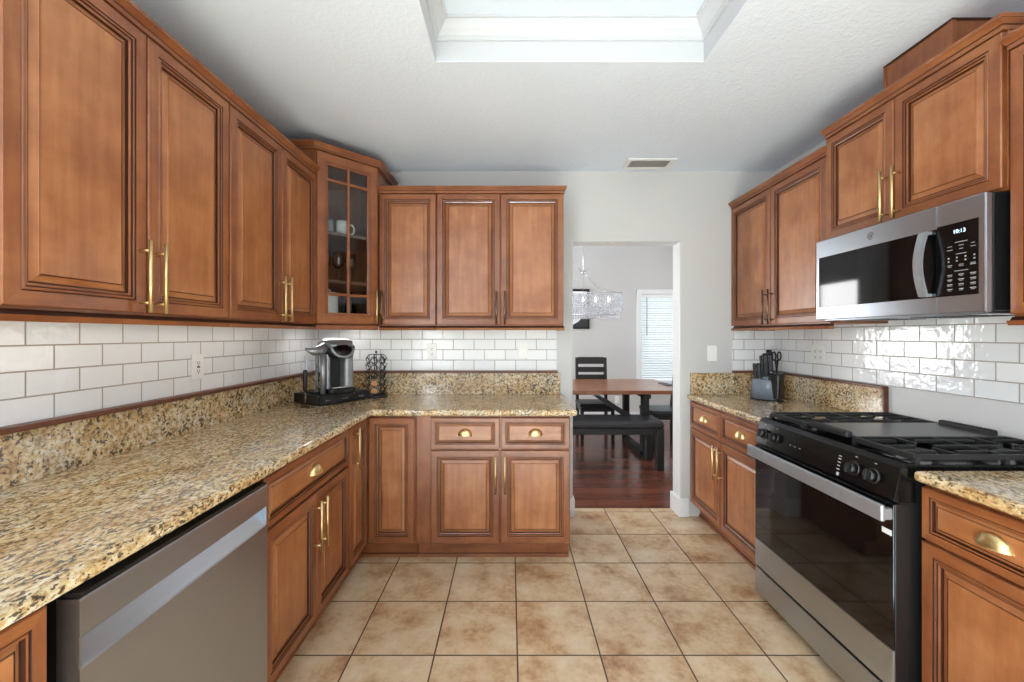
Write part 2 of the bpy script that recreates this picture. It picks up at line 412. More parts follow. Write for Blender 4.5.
# ceiling with a recessed tray
TX0, TX1, TY0, TY1, TZ = -0.332, 0.867, -1.0, 1.834, 2.745
cb = B()
cb.box(XL-0.1, TX0, -2.5, YB, ZC, ZC+0.003).box(TX1, XR+0.1, -2.5, YB, ZC, ZC+0.003)
cb.box(TX0, TX1, TY1, YB, ZC, ZC+0.003).box(TX0, TX1, -2.5, TY0, ZC, ZC+0.003)
cb.box(TX0-0.05, TX1+0.05, TY0-0.05, TY1+0.05, TZ, TZ+0.05)
struct(cb, 'ceiling', M['ceiling'], 'textured pale ceiling with a recessed tray')
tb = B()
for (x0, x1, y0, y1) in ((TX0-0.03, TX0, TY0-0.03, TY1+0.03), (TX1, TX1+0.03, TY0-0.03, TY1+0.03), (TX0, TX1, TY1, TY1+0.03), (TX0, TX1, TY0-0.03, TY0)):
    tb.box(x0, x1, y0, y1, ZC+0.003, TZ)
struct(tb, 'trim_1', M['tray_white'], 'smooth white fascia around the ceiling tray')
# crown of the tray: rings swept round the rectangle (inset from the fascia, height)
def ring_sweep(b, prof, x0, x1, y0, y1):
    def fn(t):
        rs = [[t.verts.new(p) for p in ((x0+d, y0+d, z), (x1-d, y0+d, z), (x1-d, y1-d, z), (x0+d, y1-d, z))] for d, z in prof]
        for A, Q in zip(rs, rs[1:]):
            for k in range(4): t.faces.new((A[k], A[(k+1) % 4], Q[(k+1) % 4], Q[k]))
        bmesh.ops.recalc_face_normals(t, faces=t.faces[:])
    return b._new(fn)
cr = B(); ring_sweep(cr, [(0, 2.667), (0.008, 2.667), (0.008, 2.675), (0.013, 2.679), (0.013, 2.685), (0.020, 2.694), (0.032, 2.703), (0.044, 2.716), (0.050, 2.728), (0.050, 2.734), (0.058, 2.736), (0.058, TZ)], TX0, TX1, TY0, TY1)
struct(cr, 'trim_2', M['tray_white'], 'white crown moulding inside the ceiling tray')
# dining room shell
struct(B().box(-1.6, -1.5, YB+TH, 4.68, 0, ZD).box(-1.6, -1.5, 6.22, YD+0.1, 0, ZD).box(-1.6, -1.5, 4.68, 6.22, 0, 0.78).box(-1.6, -1.5, 4.68, 6.22, 2.12, ZD), 'wall_dining_left', M['wall'])
struct(B().box(3.2, 3.3, YB+TH, YD+0.1, 0, ZD), 'wall_dining_right', M['wall'])
struct(B().box(-1.6, 3.3, YB+TH, YD+0.1, ZD, ZD+0.05), 'ceiling_dining', M['ceiling'])
struct(B().box(-1.6, XL, YB+TH-0.02, YB+TH, 0, ZD).box(XR, 3.3, YB+TH-0.02, YB+TH, 0, ZD), 'wall_dining_front', M['wall'])
WX0, WX1, WZ0, WZ1 = 2.06, 2.78, 0.60, 2.02
fw = B().box(-1.6, WX0, YD, YD+0.1, 0, ZD).box(WX1, 3.3, YD, YD+0.1, 0, ZD).box(WX0, WX1, YD, YD+0.1, 0, WZ0).box(WX0, WX1, YD, YD+0.1, WZ1, ZD)
struct(fw, 'wall_dining_back', M['wall'], 'grey far wall of the dining room')
wn = B()
for a in ((WX0-0.055, WX0+0.02, WZ0-0.05, WZ1+0.05), (WX1-0.02, WX1+0.055, WZ0-0.05, WZ1+0.05)): wn.box(a[0], a[1], YD-0.025, YD+0.09, a[2], a[3], 0, 0.004)
wn.box(WX0-0.055, WX1+0.055, YD-0.028, YD+0.09, WZ1-0.02, WZ1+0.055, 0, 0.004).box(WX0-0.075, WX1+0.075, YD-0.05, YD+0.09, WZ0-0.055, WZ0+0.012, 0, 0.004)
win = struct(wn, 'window_1', M['white'], 'white framed dining room window behind the blinds')
g = B().box(WX0+0.02, WX1-0.02, YD+0.070, YD+0.074, WZ0+0.012, WZ1-0.02).build('pane', M['glass'], win)
bb = B().box(XL, XL+0.001, 0, 0.001, 0, 0.001)
# baseboards
BH = 0.135
def base_strip(b, x0, x1, y0, y1):
    b.box(x0, x1, y0, y1, 0, BH-0.02, 0, 0.003); b.box(min(x0, x1), max(x0, x1), y0, y1, BH-0.025, BH, 0, 0.006)
s = B(); base_strip(s, DX1-0.014, DX1+0.062, YB-0.014, YB+TH+0.012)
struct(s, 'baseboard_right', M['white'], 'white baseboard wrapping the doorway pillar')
s = B(); base_strip(s, 0.365, DX0+0.012, YB-0.014, YB+TH+0.012)
struct(s, 'baseboard_left', M['white'])
s = B(); base_strip(s, -1.5, 3.2, YD-0.014, YD)
struct(s, 'baseboard_dining', M['white'])
bb.bm.free()
# tiled backsplashes on the walls
TT = 0.009
struct(B().box(XL, XL+TT, 0.2, YB, 1.075, 1.50), 'wall_left_tile', M['tile_left'], 'white wavy subway tile on the left wall')
struct(B().box(XL+TT, 0.347, YB-TT, YB, 1.075, 1.50), 'wall_back_tile', M['tile_back'], 'white wavy subway tile on the back wall')
struct(B().box(1.657, XR-TT, YB-TT, YB, 1.075, 1.50), 'wall_back_tile_right', M['tile_back'], 'white subway tile beside the light switch')
struct(B().box(XR-TT, XR, 0.2, YB, 1.09, 1.50), 'wall_right_tile', M['tile_right'], 'white glossy subway tile over the range')
struct(B().box(XR-0.006, XR, 0.2, 2.145, 0.0, 1.088), 'wall_right_plaster', M['wall_range'], 'skimmed white plaster behind the range')
RZ = 1.072
struct(B().box(XL, XL+0.036, 0.2, YB-0.036, RZ, RZ+0.018, 0, 0.004), 'trim_3', M['rail'], 'brown wood rail over the left granite splash')
struct(B().box(XL, 0.352, YB-0.034, YB, RZ, RZ+0.016, 0, 0.004), 'trim_4', M['rail'], 'brown wood rail over the back granite splash')
struct(B().box(1.655, XR, YB-0.034, YB, RZ, RZ+0.016, 0, 0.004).box(XR-0.034, XR, 2.140, YB-0.034, RZ, RZ+0.014, 0, 0.004).box(XR-0.030, XR, 2.134, 2.150, 0.915, RZ+0.014, 0, 0.004), 'trim_5', M['rail'], 'brown wood rail over the right granite splash')

# ------------------------------------------------------------------ cabinets
def panel(b, x0, x1, z0, z1, yb=0.0, t=0.020, k=1.0, glass=False, small=False):
    """raised-panel front facing -y, its back at y=yb"""
    wd, hg = x1-x0, z1-z0
    if glass:
        prof = [(0, 0, 0), (0, t-0.003, 0), (0.003, t, 0), (0.044, t, 0), (0.0455, t-0.002, 2), (0.051, t-0.003, 0), (0.0525, t-0.006, 2), (0.060, t-0.009, 0), (0.060, 0, 0)]
    else:
        prof = [(0, 0, 0), (0, t-0.003, 0), (0.003, t, 0), (0.0400, t, 0), (0.0412, t-0.003, 2), (0.0434, t-0.003, 2), (0.046, t-0.0005, 0), (0.0508, t-0.0008, 0), (0.0522, t-0.0045, 2), (0.0546, t-0.0045, 2),
                (0.0562, t-0.0035, 0), (0.0618, t-0.006, 0), (0.0630, t-0.0118, 2), (0.0670, t-0.0120, 2), (0.084, t-0.0055, 0), (0.0854, t-0.004, 0), (0.0862, t-0.006, 2), (0.0882, t-0.006, 2), (0.0892, t-0.0030, 0)]
        if small: prof = [(0, 0, 0), (0, t-0.003, 0), (0.003, t, 0), (0.0250, t, 0), (0.0260, t-0.003, 2), (0.0282, t-0.003, 2), (0.0300, t-0.001, 0), (0.0335, t-0.0015, 0), (0.0347, t-0.009, 2), (0.0377, t-0.009, 2), (0.0465, t-0.004, 0), (0.0472, t-0.0055, 2), (0.0490, t-0.0055, 2), (0.0500, t-0.003, 0)]
    prof = [(i*k if i > 0.003 else i, h, m) for i, h, m in prof]
    def fn(t_):
        rs = [[t_.verts.new(p) for p in ((x0+i, yb-h, z0+i), (x1-i, yb-h, z0+i), (x1-i, yb-h, z1-i), (x0+i, yb-h, z1-i))] for i, h, m in prof]
        for n, (A, Q) in enumerate(zip(rs, rs[1:])):
            m = prof[n+1][2]
            for q in range(4):
                f = t_.faces.new((A[q], A[(q+1) % 4], Q[(q+1) % 4], Q[q]))
                f.material_index = 2 if m == 2 else (1 if q in (0, 2) else 0)+(3 if (n >= len(prof)-6 and not glass and m != 2) else 0)
        if glass:
            for q in range(4):
                f = t_.faces.new((rs[-1][q], rs[-1][(q+1) % 4], rs[0][(q+1) % 4], rs[0][q]))
        else:
            f = t_.faces.new(rs[-1]); f.material_index = 4 if wd > 1.6*hg else 3
            t_.faces.new(rs[0][::-1])
    b._new(fn); return b
def bar_pull(parent, x, zc, y, length=0.22, cc=0.16, mat='brass', name='handle'):
    b = B(); r = 0.0058; yo = y-0.034
    b.cyl((x, yo, zc-length/2), (x, yo, zc+length/2), r, seg=14)
    for s_ in (-1, 1): b.cyl((x, y, zc+s_*cc/2), (x, yo, zc+s_*cc/2), 0.0042, seg=10)
    return b.build(name, M[mat], parent)
def cup_pull(parent, x, zc, y, wd=0.086, hg=0.040, dp=0.028):
    b = B()
    for s_ in (1.0, 0.92):
        b.grid(lambda u, v, s_=s_: (x+s_*wd/2*math.cos(PI*u), y-s_*dp*max(math.sin(PI*u), 0)*math.sin(PI/2*v)-0.001, zc-hg/2+s_*hg*max(math.sin(PI*u), 0)*math.cos(PI/2*v)), 16, 8)
    b.box(x-wd/2-0.002, x+wd/2+0.002, y-0.002, y, zc-hg/2-0.002, zc-hg/2+0.003)
    b.tube([(x+wd/2*0.97*math.cos(PI*u/16), y-0.001-dp*0.97*math.sin(PI*u/16), zc-hg/2) for u in range(17)], 0.0016, 6)
    return b.build('handle', M['brass'], parent)
def door(parent, x0, x1, z0, z1, handle=None, label=None, k=0.9, mat='brass'):
    d = panel(B(), x0, x1, z0, z1, 0.0, 0.020, k).build('door', WM, parent, label=label)
    if handle: bar_pull(d, handle[0], handle[1], -0.020, mat=mat)
    return d
def drawer(parent, x0, x1, z0, z1):
    d = panel(B(), x0, x1, z0, z1, 0.0, 0.020, 1.0, False, True).build('drawer', WM, parent)
    cup_pull(d, (x0+x1)/2, (z0+z1)/2+0.008, -0.0165)
    return d
def crown(parent, x0, x1, dep, z0, z1, ol=0.0, orr=0.0):
    h = z1-z0; b = B(); L = bool(ol); R = bool(orr)
    b.frus((x0-0.003*L, x1+0.003*R, -0.021, dep), z0, (x0-0.003*L, x1+0.003*R, -0.021, dep), z0+0.30*h, 1)
    b.frus((x0-0.004*L, x1+0.004*R, -0.0215, dep), z0+0.30*h, (x0-0.004*L, x1+0.004*R, -0.0215, dep), z0+0.38*h, 2)
    b.frus((x0-0.005*L, x1+0.005*R, -0.024, dep), z0+0.38*h, (x0-ol*0.8, x1+orr*0.8, -0.036, dep), z0+0.72*h, 1)
    b.frus((x0-ol, x1+orr, -0.039, dep), z0+0.72*h, (x0-ol, x1+orr, -0.039, dep), z1, 1)
    return b.build('crown_molding', WM, parent)
def light_rail(parent, x0, x1, dep, z0, z1, ol=0.0, orr=0.0):
    b = B()
    b.frus((x0-ol, x1+orr, -0.014, 0.02), z0, (x0-ol, x1+orr, -0.020, 0.02), z0+0.55*(z1-z0), 1)
    b.frus((x0-ol*0.5, x1+orr*0.5, -0.012, 0.02), z0+0.55*(z1-z0), (x0-ol*0.5, x1+orr*0.5, -0.004, 0.02), z1, 2)
    if orr: b.box(x1-0.012, x1+orr, 0.02, dep, z0, z1, 1)
    if ol: b.box(x0-ol, x0+0.012, 0.02, dep, z0, z1, 1)
    return b.build('light_rail', WM, parent)
UB, UT = 1.414, 2.296           # wall cabinet body bottom and top
def wall_cab(label, loc, rot, wd, dep, splits, handles, z0=UB, z1=UT, ctop=2.335, ol=0, orr=0, rail=True, mat='brass', group='raised panel wall cabinets'):
    t = thing('wall_cabinet', label, 'cabinet', (loc[0], loc[1], z0), rot, group)
    b = B().box(-wd/2, wd/2, 0.0, dep, z0, z1, 0, 0.0015); b.bm.transform(Matrix.Translation((0, 0, -z0)))
    b.build('body', WM, t)
    xs = [-wd/2]+list(splits)+[wd/2]
    for i in range(len(xs)-1):
        door(t, xs[i]+0.003, xs[i+1]-0.003, 0.008, z1-z0-0.010, (handles[i], 0.118) if handles[i] is not None else None, mat=mat)
    crown(t, -wd/2, wd/2, dep, z1-z0-0.004, ctop-z0, ol, orr)
    if rail: light_rail(t, -wd/2, wd/2, dep, -0.028, 0.0, 0.006*bool(ol), 0.006*bool(orr))
    return t
HO = 0.028
# left wall
FX = -1.15
for label, y0, ym, y1 in (('two-door maple wall cabinet on the left wall nearest the camera', 0.908, 1.279, 1.653), ('two-door maple wall cabinet next to the glass corner cabinet', 1.656, 2.034, 2.400)):
    yc = (y0+y1)/2; sp = ym-yc
    wall_cab(label, (FX, yc), PI/2, y1-y0, FX-XL, [sp], [sp-HO, sp+HO])
# back wall
FY = 2.73
x0, x1 = -0.868, -0.489
wall_cab('narrow single-door maple wall cabinet right of the glass corner cabinet', (( x0+x1)/2, FY), 0, x1-x0, YB-FY, [], [-(x1-x0)/2+HO], mat='bronze_dim_brass')
x0, xm, x1 = -0.487, -0.0626, 0.356
xc = (x0+x1)/2
wall_cab('two-door maple wall cabinet left of the doorway', (xc, FY), 0, x1-x0, YB-FY, [xm-xc], [xm-xc-HO, xm-xc+HO], orr=0.016, mat='bronze_dim_brass')
# right wall
RXF = 1.667
y0, ym, y1 = 2.134, 2.596, 3.056
yc = (y0+y1)/2
wall_cab('two-door maple wall cabinet above the knife block', (RXF, yc), -PI/2, y1-y0, XR-RXF, [yc-ym], [yc-ym-HO, yc-ym+HO], ol=0.004, mat='bronze_dim_brass')
y0, y1 = 1.365, 2.130; ym = 1.752; yc = (y0+y1)/2
wall_cab('short two-door maple wall cabinet above the microwave', (RXF-0.008, yc), -PI/2, y1-y0, XR-RXF+0.008, [yc-ym], [yc-ym-HO, yc-ym+HO], z0=1.838, z1=2.375, ctop=2.418, ol=0.014, orr=0.014, rail=False)
y0, y1 = 0.60, 1.350; yc = (y0+y1)/2
wall_cab('maple wall cabinet cut off at the right edge, past the microwave', (RXF-0.006, yc), -PI/2, y1-y0, XR-RXF+0.006, [0.0], [-HO, HO], ol=0.012)
# wooden duct box on top of the microwave cabinet
t = thing('duct_box', 'wooden vent duct box on top of the microwave cabinet', 'box', (1.705, 1.722, 2.420))
b = B().box(0, XR-1.705, -0.141, 0.141, 0, ZC-2.420, 0, 0.001); b.build('panel', WM, t)
b = B().box(-0.004, 0.012, -0.145, -0.129, 0, ZC-2.420, 0).box(-0.004, 0.012, 0.131, 0.145, 0, ZC-2.420, 0).box(-0.005, XR-1.705, -0.146, 0.146, ZC-2.428, ZC-2.420, 2)
b.build('corner_strip', WM, t)

# diagonal glass corner cabinet
P1, P2 = Vector((-1.15, 2.412)), Vector((-0.872, 2.690))
mid = (P1+P2)/2; CW = (P2-P1).length
t = thing('corner_cabinet', 'tall diagonal corner cabinet with a muntined glass door', 'cabinet', (mid.x, mid.y, UB), PI/4)
iv = Matrix.Rotation(-PI/4, 4, 'Z') @ Matrix.Translation((-mid.x, -mid.y, 0))
def L2(p): q = iv @ Vector((p[0], p[1], 0)); return (q.x, q.y)
foot = [(XL, YB), (XL, P1.y), (P1.x, P1.y), (P2.x, P2.y), (P2.x, YB)]
CT = 2.452-UB
def inset_poly(e): return [L2(p) for p in ((XL+e, YB-e), (XL+e, P1.y+e), (P1.x, P1.y+e), (P2.x-e, P2.y), (P2.x-e, YB-e))]
b = B().prism([L2(p) for p in foot], 0, 0.018).prism([L2(p) for p in foot], CT-0.018, CT)
for a, c in ((foot[0], foot[1]), (foot[1], foot[2]), (foot[3], foot[4]), (foot[4], foot[0])):
    a, c = Vector(a), Vector(c); d = (c-a).normalized(); nn = Vector((-d.y, d.x))*0.014
    b.prism([L2(p) for p in (a, c, c+nn, a+nn)], 0.018, CT-0.018)
b.box(-CW/2, -CW/2+0.022, 0.0, 0.018, 0, CT).box(CW/2-0.022, CW/2, 0.0, 0.018, 0, CT).box(-CW/2, CW/2, 0.0, 0.018, 0, 0.03, 1).box(-CW/2, CW/2, 0, 0.018, CT-0.035, CT, 1)
b.build('body', WM, t)
SH1, SH2 = 1.69, 1.985
for z in (SH1, SH2): B().prism(inset_poly(0.016), z-UB-0.018, z-UB).build('shelf', M['wood_in'], t)
dz0, dz1 = 0.008, CT-0.012
dx0, dx1 = -CW/2+0.006, CW/2-0.006
d = panel(B(), dx0, dx1, dz0, dz1, -0.001, 0.020, 1.12, True).build('door', WM, t, label='glass door with thin wooden muntins')
B().box(dx0+0.064, dx1-0.064, -0.008, -0.005, dz0+0.064, dz1-0.064).build('pane', M['glass'], d)
mb = B()
for z in (1.60, 2.285): mb.box(dx0+0.055, dx1-0.055, -0.017, -0.004, z-UB-0.0085, z-UB+0.0085, 1, 0.003)
mb.box(-0.0085, 0.0085, -0.0175, -0.004, dz0+0.055, dz1-0.055, 0, 0.003)
mb.build('muntin', WM, d)
bar_pull(d, dx1-0.022, 0.12, -0.021)
b = B()
def offs(o):   # footprint with its three open sides pushed out by o
    n = Vector((1, -1)).normalized()
    return [(XL, YB), (XL, P1.y-o), (P1.x+o*0.414, P1.y-o), (P2.x+o, P2.y-o*0.414), (P2.x+o, YB)]
def lofted(b, o0, z0, o1, z1, mat):
    def fn(t_):
        A = [t_.verts.new((*L2(p), z0)) for p in offs(o0)]; Q = [t_.verts.new((*L2(p), z1)) for p in offs(o1)]
        t_.faces.new(A[::-1]); t_.faces.new(Q)
        for i in range(5): t_.faces.new((A[i], A[(i+1) % 5], Q[(i+1) % 5], Q[i]))
        bmesh.ops.recalc_face_normals(t_, faces=t_.faces[:])
    b._new(fn, mat)
lofted(b, 0.022, CT-0.006, 0.022, CT+0.004, 1); lofted(b, 0.0235, CT+0.004, 0.0235, CT+0.007, 2)
lofted(b, 0.024, CT+0.007, 0.034, CT+0.026, 1); lofted(b, 0.038, CT+0.026, 0.038, CT+0.036, 1)
b.build('crown_molding', WM, t)
b = B(); b.box(-CW/2, CW/2, -0.016, 0.02, -0.028, 0.0, 1, 0.003); b.build('light_rail', WM, t)

# base cabinets
TOE = 0.105
def base_cab(label, loc, rot, wd, dep, doors, drawers, toe=0.06, ends=(0, 0), group='raised panel base cabinets', extra=None):
    t = thing('base_cabinet', label, 'cabinet', (loc[0], loc[1], 0), rot, group)
    b = B().box(-wd/2, wd/2, 0.0, dep, TOE, 0.876, 0, 0.0015)
    b.build('body', WM, t)
    b = B().box(-wd/2, wd/2, toe, dep, 0, TOE, 1).box(-wd/2, wd/2, toe-0.010, toe, 0, 0.018, 1, 0.003).box(-wd/2, wd/2, toe-0.0005, toe, 0.016, 0.022, 2)
    b.build('toe_kick', WM, t)
    for a in doors: door(t, *a)
    for a in drawers: drawer(t, *a)
    return t
DZ0, DZ1, WZ_0, WZ_1 = 0.122, 0.668, 0.680, 0.862
HZ = DZ1-0.135
BX = -0.86
y0, y1 = 1.398, 2.146; yc = (y0+y1)/2; wd = y1-y0; sp = 1.784-yc
base_cab('base cabinet with one drawer over two doors beside the dishwasher', (BX, yc), PI/2, wd, BX-XL-0.002, [(-wd/2+0.006, sp-0.002, DZ0, DZ1, (sp-HO, HZ)), (sp+0.002, wd/2-0.008, DZ0, DZ1, (sp+HO, HZ))], [(-wd/2+0.006, wd/2-0.008, WZ_0, WZ_1)])
y0, y1 = 0.25, 0.752; yc = (y0+y1)/2; wd = y1-y0
base_cab('base cabinet at the bottom left corner, near side of the dishwasher', (BX, yc), PI/2, wd, BX-XL-0.002, [(-wd/2+0.006, wd/2-0.006, DZ0, DZ1, (-wd/2+0.03, HZ))], [(-wd/2+0.006, wd/2-0.006, WZ_0, WZ_1)])
BY = 2.45
x0, x1 = -0.560, 0.358; xc = (x0+x1)/2; wd = x1-x0; a = lambda x: x-xc
base_cab('base cabinet with two drawers over two doors left of the doorway', (xc, BY), 0, wd, YB-BY-0.002, [(a(-0.470), a(-0.0635), DZ0, DZ1, (a(-0.0635)-0.022, HZ)), (a(-0.0525), a(0.353), DZ0, DZ1, (a(-0.0525)+0.022, HZ))],
         [(a(-0.470), a(-0.0635), WZ_0, WZ_1), (a(-0.0525), a(0.353), WZ_0, WZ_1)])
# L-shaped corner base cabinet with its two narrow doors
t = thing('corner_base_cabinet', 'corner base cabinet with two narrow full-height doors below the pod carousel', 'cabinet', (BX, BY, 0), 0, 'raised panel base cabinets')
lp = [(XL-BX+0.002, YB-BY-0.002), (XL-BX+0.002, 2.150-BY), (0, 2.150-BY), (0, 0), (-0.564-BX, 0), (-0.564-BX, YB-BY-0.002)]
B().prism(lp, TOE, 0.876).build('body', WM, t)
tp = [(XL-BX+0.002, YB-BY-0.002), (XL-BX+0.002, 2.150-BY), (-0.06, 2.150-BY), (-0.06, 0.06), (-0.564-BX, 0.06), (-0.564-BX, YB-BY-0.002)]
B().prism(tp, 0, TOE, 'z', 1).box(-0.07, -0.564-BX, 0.05, 0.06, 0, 0.018, 1, 0.003).box(-0.06, -0.05, 2.150-BY, 0.06, 0, 0.018, 1, 0.003).box(-0.07, -0.564-BX, 0.0595, 0.0605, 0.016, 0.022, 2).build('toe_kick', WM, t)
d = panel(B(), -0.838-BX, -0.569-BX, DZ0, WZ_1, 0.0, k=0.88).build('door', WM, t)
e = panel(B(), 2.160-BY, 2.405-BY, DZ0, WZ_1, 0.0, k=0.85); e.bm.transform(Matrix.Rotation(PI/2, 4, 'Z')); e = e.build('door', WM, t, label='door with a brass bar handle')
h = bar_pull(e, 2.200-BY, 0.745, -0.020); h.data.transform(Matrix.Rotation(PI/2, 4, 'Z'))
# right side
RX = 1.357
y0, y1 = 2.124, 3.056; yc = (y0+y1)/2; wd = y1-y0; sp = yc-2.610
base_cab('base cabinet with two drawers over two doors under the knife block', (RX, yc), -PI/2, wd, XR-RX-0.002, [(-wd/2+0.012, sp-0.004, DZ0, DZ1, (sp-0.03, HZ)), (sp+0.004, wd/2-0.030, DZ0, DZ1, (sp+0.03, HZ))],
         [(-wd/2+0.012, sp-0.004, WZ_0, WZ_1), (sp+0.004, wd/2-0.030, WZ_0, WZ_1)])
y0, y1 = 0.925, 1.340; yc = (y0+y1)/2; wd = y1-y0
base_cab('base cabinet with a brass cup pull at the bottom right corner', (RX, yc), -PI/2, wd, XR-RX-0.008, [(-wd/2+0.006, wd/2-0.006, DZ0, 0.686, (wd/2-0.035, HZ))], [(-wd/2+0.006, wd/2-0.006, 0.697, WZ_1)])

# countertops
ct = thing('countertop', 'L-shaped speckled tan granite countertop along the left and back walls', 'countertop', (0, 0, 0))
TP, BT = 0.914, 0.877
cp = [(XL+0.002, YB-0.002), (XL+0.002, 0.2), (-0.812, 0.2), (-0.812, 2.405), (0.394, 2.405), (0.394, YB-0.002)]
horiz = lambda e: abs(e.verts[0].co.z-e.verts[1].co.z) < 1e-5
B().prism(cp, BT, TP, 'z', 0, 0.013, 4, horiz).build('slab', M['granite_top'], ct)
B().box(XL+0.0005, XL+0.022, 0.2, YB-0.022, TP, RZ, 0, 0.002).build('splash', M['granite_splash'], ct)
B().box(XL+0.0005, 0.373, YB-0.022, YB-0.0005, TP, RZ, 0, 0.002).build('splash', M['granite_splash'], ct)
ct = thing('countertop', 'short granite countertop with the knife block, between the doorway and range', 'countertop', (0, 0, 0))
B().prism([(1.322, YB), (1.322, 2.124), (XR, 2.124), (XR, YB)], BT, TP, 'z', 0, 0.013, 4, horiz).build('slab', M['granite_top'], ct)
B().box(1.343, XR-0.022, YB-0.022, YB-0.0005, TP, RZ, 0, 0.002).build('splash', M['granite_splash'], ct)
B().box(XR-0.022, XR-0.0005, 2.150, YB-0.0005, TP, RZ, 0, 0.002).build('splash', M['granite_splash'], ct)
ct = B().prism([(1.320, 1.338), (1.320, 0.3), (XR-0.007, 0.3), (XR-0.007, 1.338)], BT, TP, 'z', 0, 0.013, 4, horiz).build('countertop', M['granite_top'])
tag(ct, 'granite countertop at the right edge on the near side of the range', 'countertop')

# ------------------------------------------------------------------ dishwasher (faces +x)
t = thing('dishwasher', 'stainless steel dishwasher with a pocket handle under the left countertop', 'dishwasher', (-0.815, 1.077, 0), PI/2)
hw = 0.300
B().box(-hw+0.006, hw-0.006, 0.045, 0.60, 0.09, 0.868).build('body', M['black'], t)
prof = [(0.045, 0.852), (0.002, 0.852), (0.0, 0.849), (0.0, 0.782), (0.003, 0.778), (0.026, 0.776), (0.030, 0.772), (0.003, 0.722), (0.0, 0.718), (0.0, 0.135), (0.045, 0.135)]
B().prism(prof, -hw, hw, 'x').build('door', M['steel'], t)
for s_ in (-1, 1): B().prism([(0.001, 0.780), (0.030, 0.778), (0.030, 0.770), (0.001, 0.720)], s_*hw-0.004*(s_ > 0), s_*hw+0.004*(s_ < 0), 'x').build('handle_end_cap', M['steel'], t)
B().box(-hw+0.003, hw-0.003, 0.0015, 0.042, 0.853, 0.862).build('gasket', M['black'], t)
B().box(-hw, hw, 0.06, 0.58, 0.0, 0.125, 0, 0.003).build('toe_kick', M['black_matte'], t)

# ------------------------------------------------------------------ gas range (faces -x; local +x runs towards the camera)
t = thing('gas_range', 'stainless and black slide-in gas range with a griddle', 'stove', (1.263, 1.731, 0), -PI/2)
hw = 0.381
B().box(-hw+0.002, hw-0.002, 0.030, 0.690, 0.04, 0.905, 0, 0.002).build('body', M['black'], t)
B().box(-hw, hw, 0.045, 0.700, 0.905, 0.926, 0, 0.004).build('cooktop', M['black_panel'], t)
cp = [(0.012, 0.800), (0.000, 0.806), (0.022, 0.914), (0.040, 0.930), (0.075, 0.930), (0.075, 0.800)]
cpn = B().prism(cp, -hw-0.001, hw+0.001, 'x', 0, 0.002, 2).build('control_panel', M['black_panel'], t)
nrm = Vector((0, -0.980, 0.200))
def onpanel(x, f): return Vector((x, 0.0+0.022*f, 0.806+0.108*f))
for x in (-0.325, -0.235, 0.215, 0.295):
    p = onpanel(x, 0.5); kb = B()
    kb.cyl(p-0.002*nrm, p+0.006*nrm, 0.026, 0.025, 24).cyl(p+0.006*nrm, p+0.026*nrm, 0.021, 0.018, 24)
    gd = Vector((0, 0.2, 0.98)); q = p+0.026*nrm
    mtx = Matrix.Translation(q) @ Matrix.Rotation(math.atan2(0.2, 0.98), 4, 'X').inverted()
    kb.box(-0.005, 0.005, -0.010, 0.002, -0.018, 0.018, 0, 0.002, 2, mtx)
    kn = kb.build('knob', M['black'], t)
    rg = B().tube([p+0.0065*nrm+0.0245*(math.cos(2*PI*k/24)*Vector((1, 0, 0))+math.sin(2*PI*k/24)*gd) for k in range(24)], 0.0007, 6, closed=True); rg.build('ring', M['bronze_dim_brass'], kn)
def pm(x, f, off=0.0006):    # a frame lying on the slanted panel
    p = onpanel(x, f)+off*nrm
    return Matrix.Translation(p) @ Matrix(((1, 0, 0, 0), (0, 0.2, -0.98, 0), (0, 0.98, 0.2, 0), (0, 0, 0, 1)))
marks = [(0.145, f, 0.007, 0.0015) for f in (0.28, 0.40, 0.52, 0.64, 0.74)]+[(0.148, 0.12, 0.006, 0.006)]+[(x, 0.45, 0.006, 0.001) for x in (-0.13, -0.10, -0.07)]+[(x, 0.90, 0.005, 0.0012) for x in (-0.325, -0.235, 0.215, 0.295)]
for x, f, a_, c_ in marks: B().box(-a_, a_, -c_, c_, 0, 0.0004, mtx=pm(x, f)).build('panel_mark', M['ink'], t)
# oven door
d = B().box(-hw, hw, 0.006, 0.045, 0.180, 0.795, 0, 0.002).build('oven_door', M['black'], t)
B().box(-hw, hw, 0.0, 0.0065, 0.180, 0.312, 0, 0.002).build('lower_trim', M['steel'], d)
B().box(-hw+0.0008, hw-0.0008, 0.0, 0.0065, 0.3135, 0.794, 0, 0.002).build('window', M['black_gloss'], d)
hb = B().box(-hw-0.002, hw+0.002, -0.042, -0.026, 0.738, 0.794, 0, 0.006, 3)
hb.build('handle', M['silver_paint'], d)
for s_ in (-1, 1): B().box(s_*(hw-0.014)-0.010, s_*(hw-0.014)+0.010, -0.028, 0.002, 0.742, 0.780, 0, 0.003).build('handle_bracket', M['silver_paint'], d)
B().box(hw-0.042, hw-0.006, -0.0008, 0.0005, 0.688, 0.706).build('sticker', M['paper'], d)
dr = B().box(-hw, hw, 0.008, 0.045, 0.045, 0.168, 0, 0.002).build('storage_drawer', M['black'], t)
B().box(-hw, hw, 0.001, 0.0085, 0.045, 0.168, 0, 0.002).build('front_panel', M['steel'], dr)
for x in (-hw+0.03, hw-0.03):
    for y in (0.06, 0.64): B().cyl((x, y, 0.0), (x, y, 0.042), 0.017, 0.014, 12).build('foot', M['black'], t)
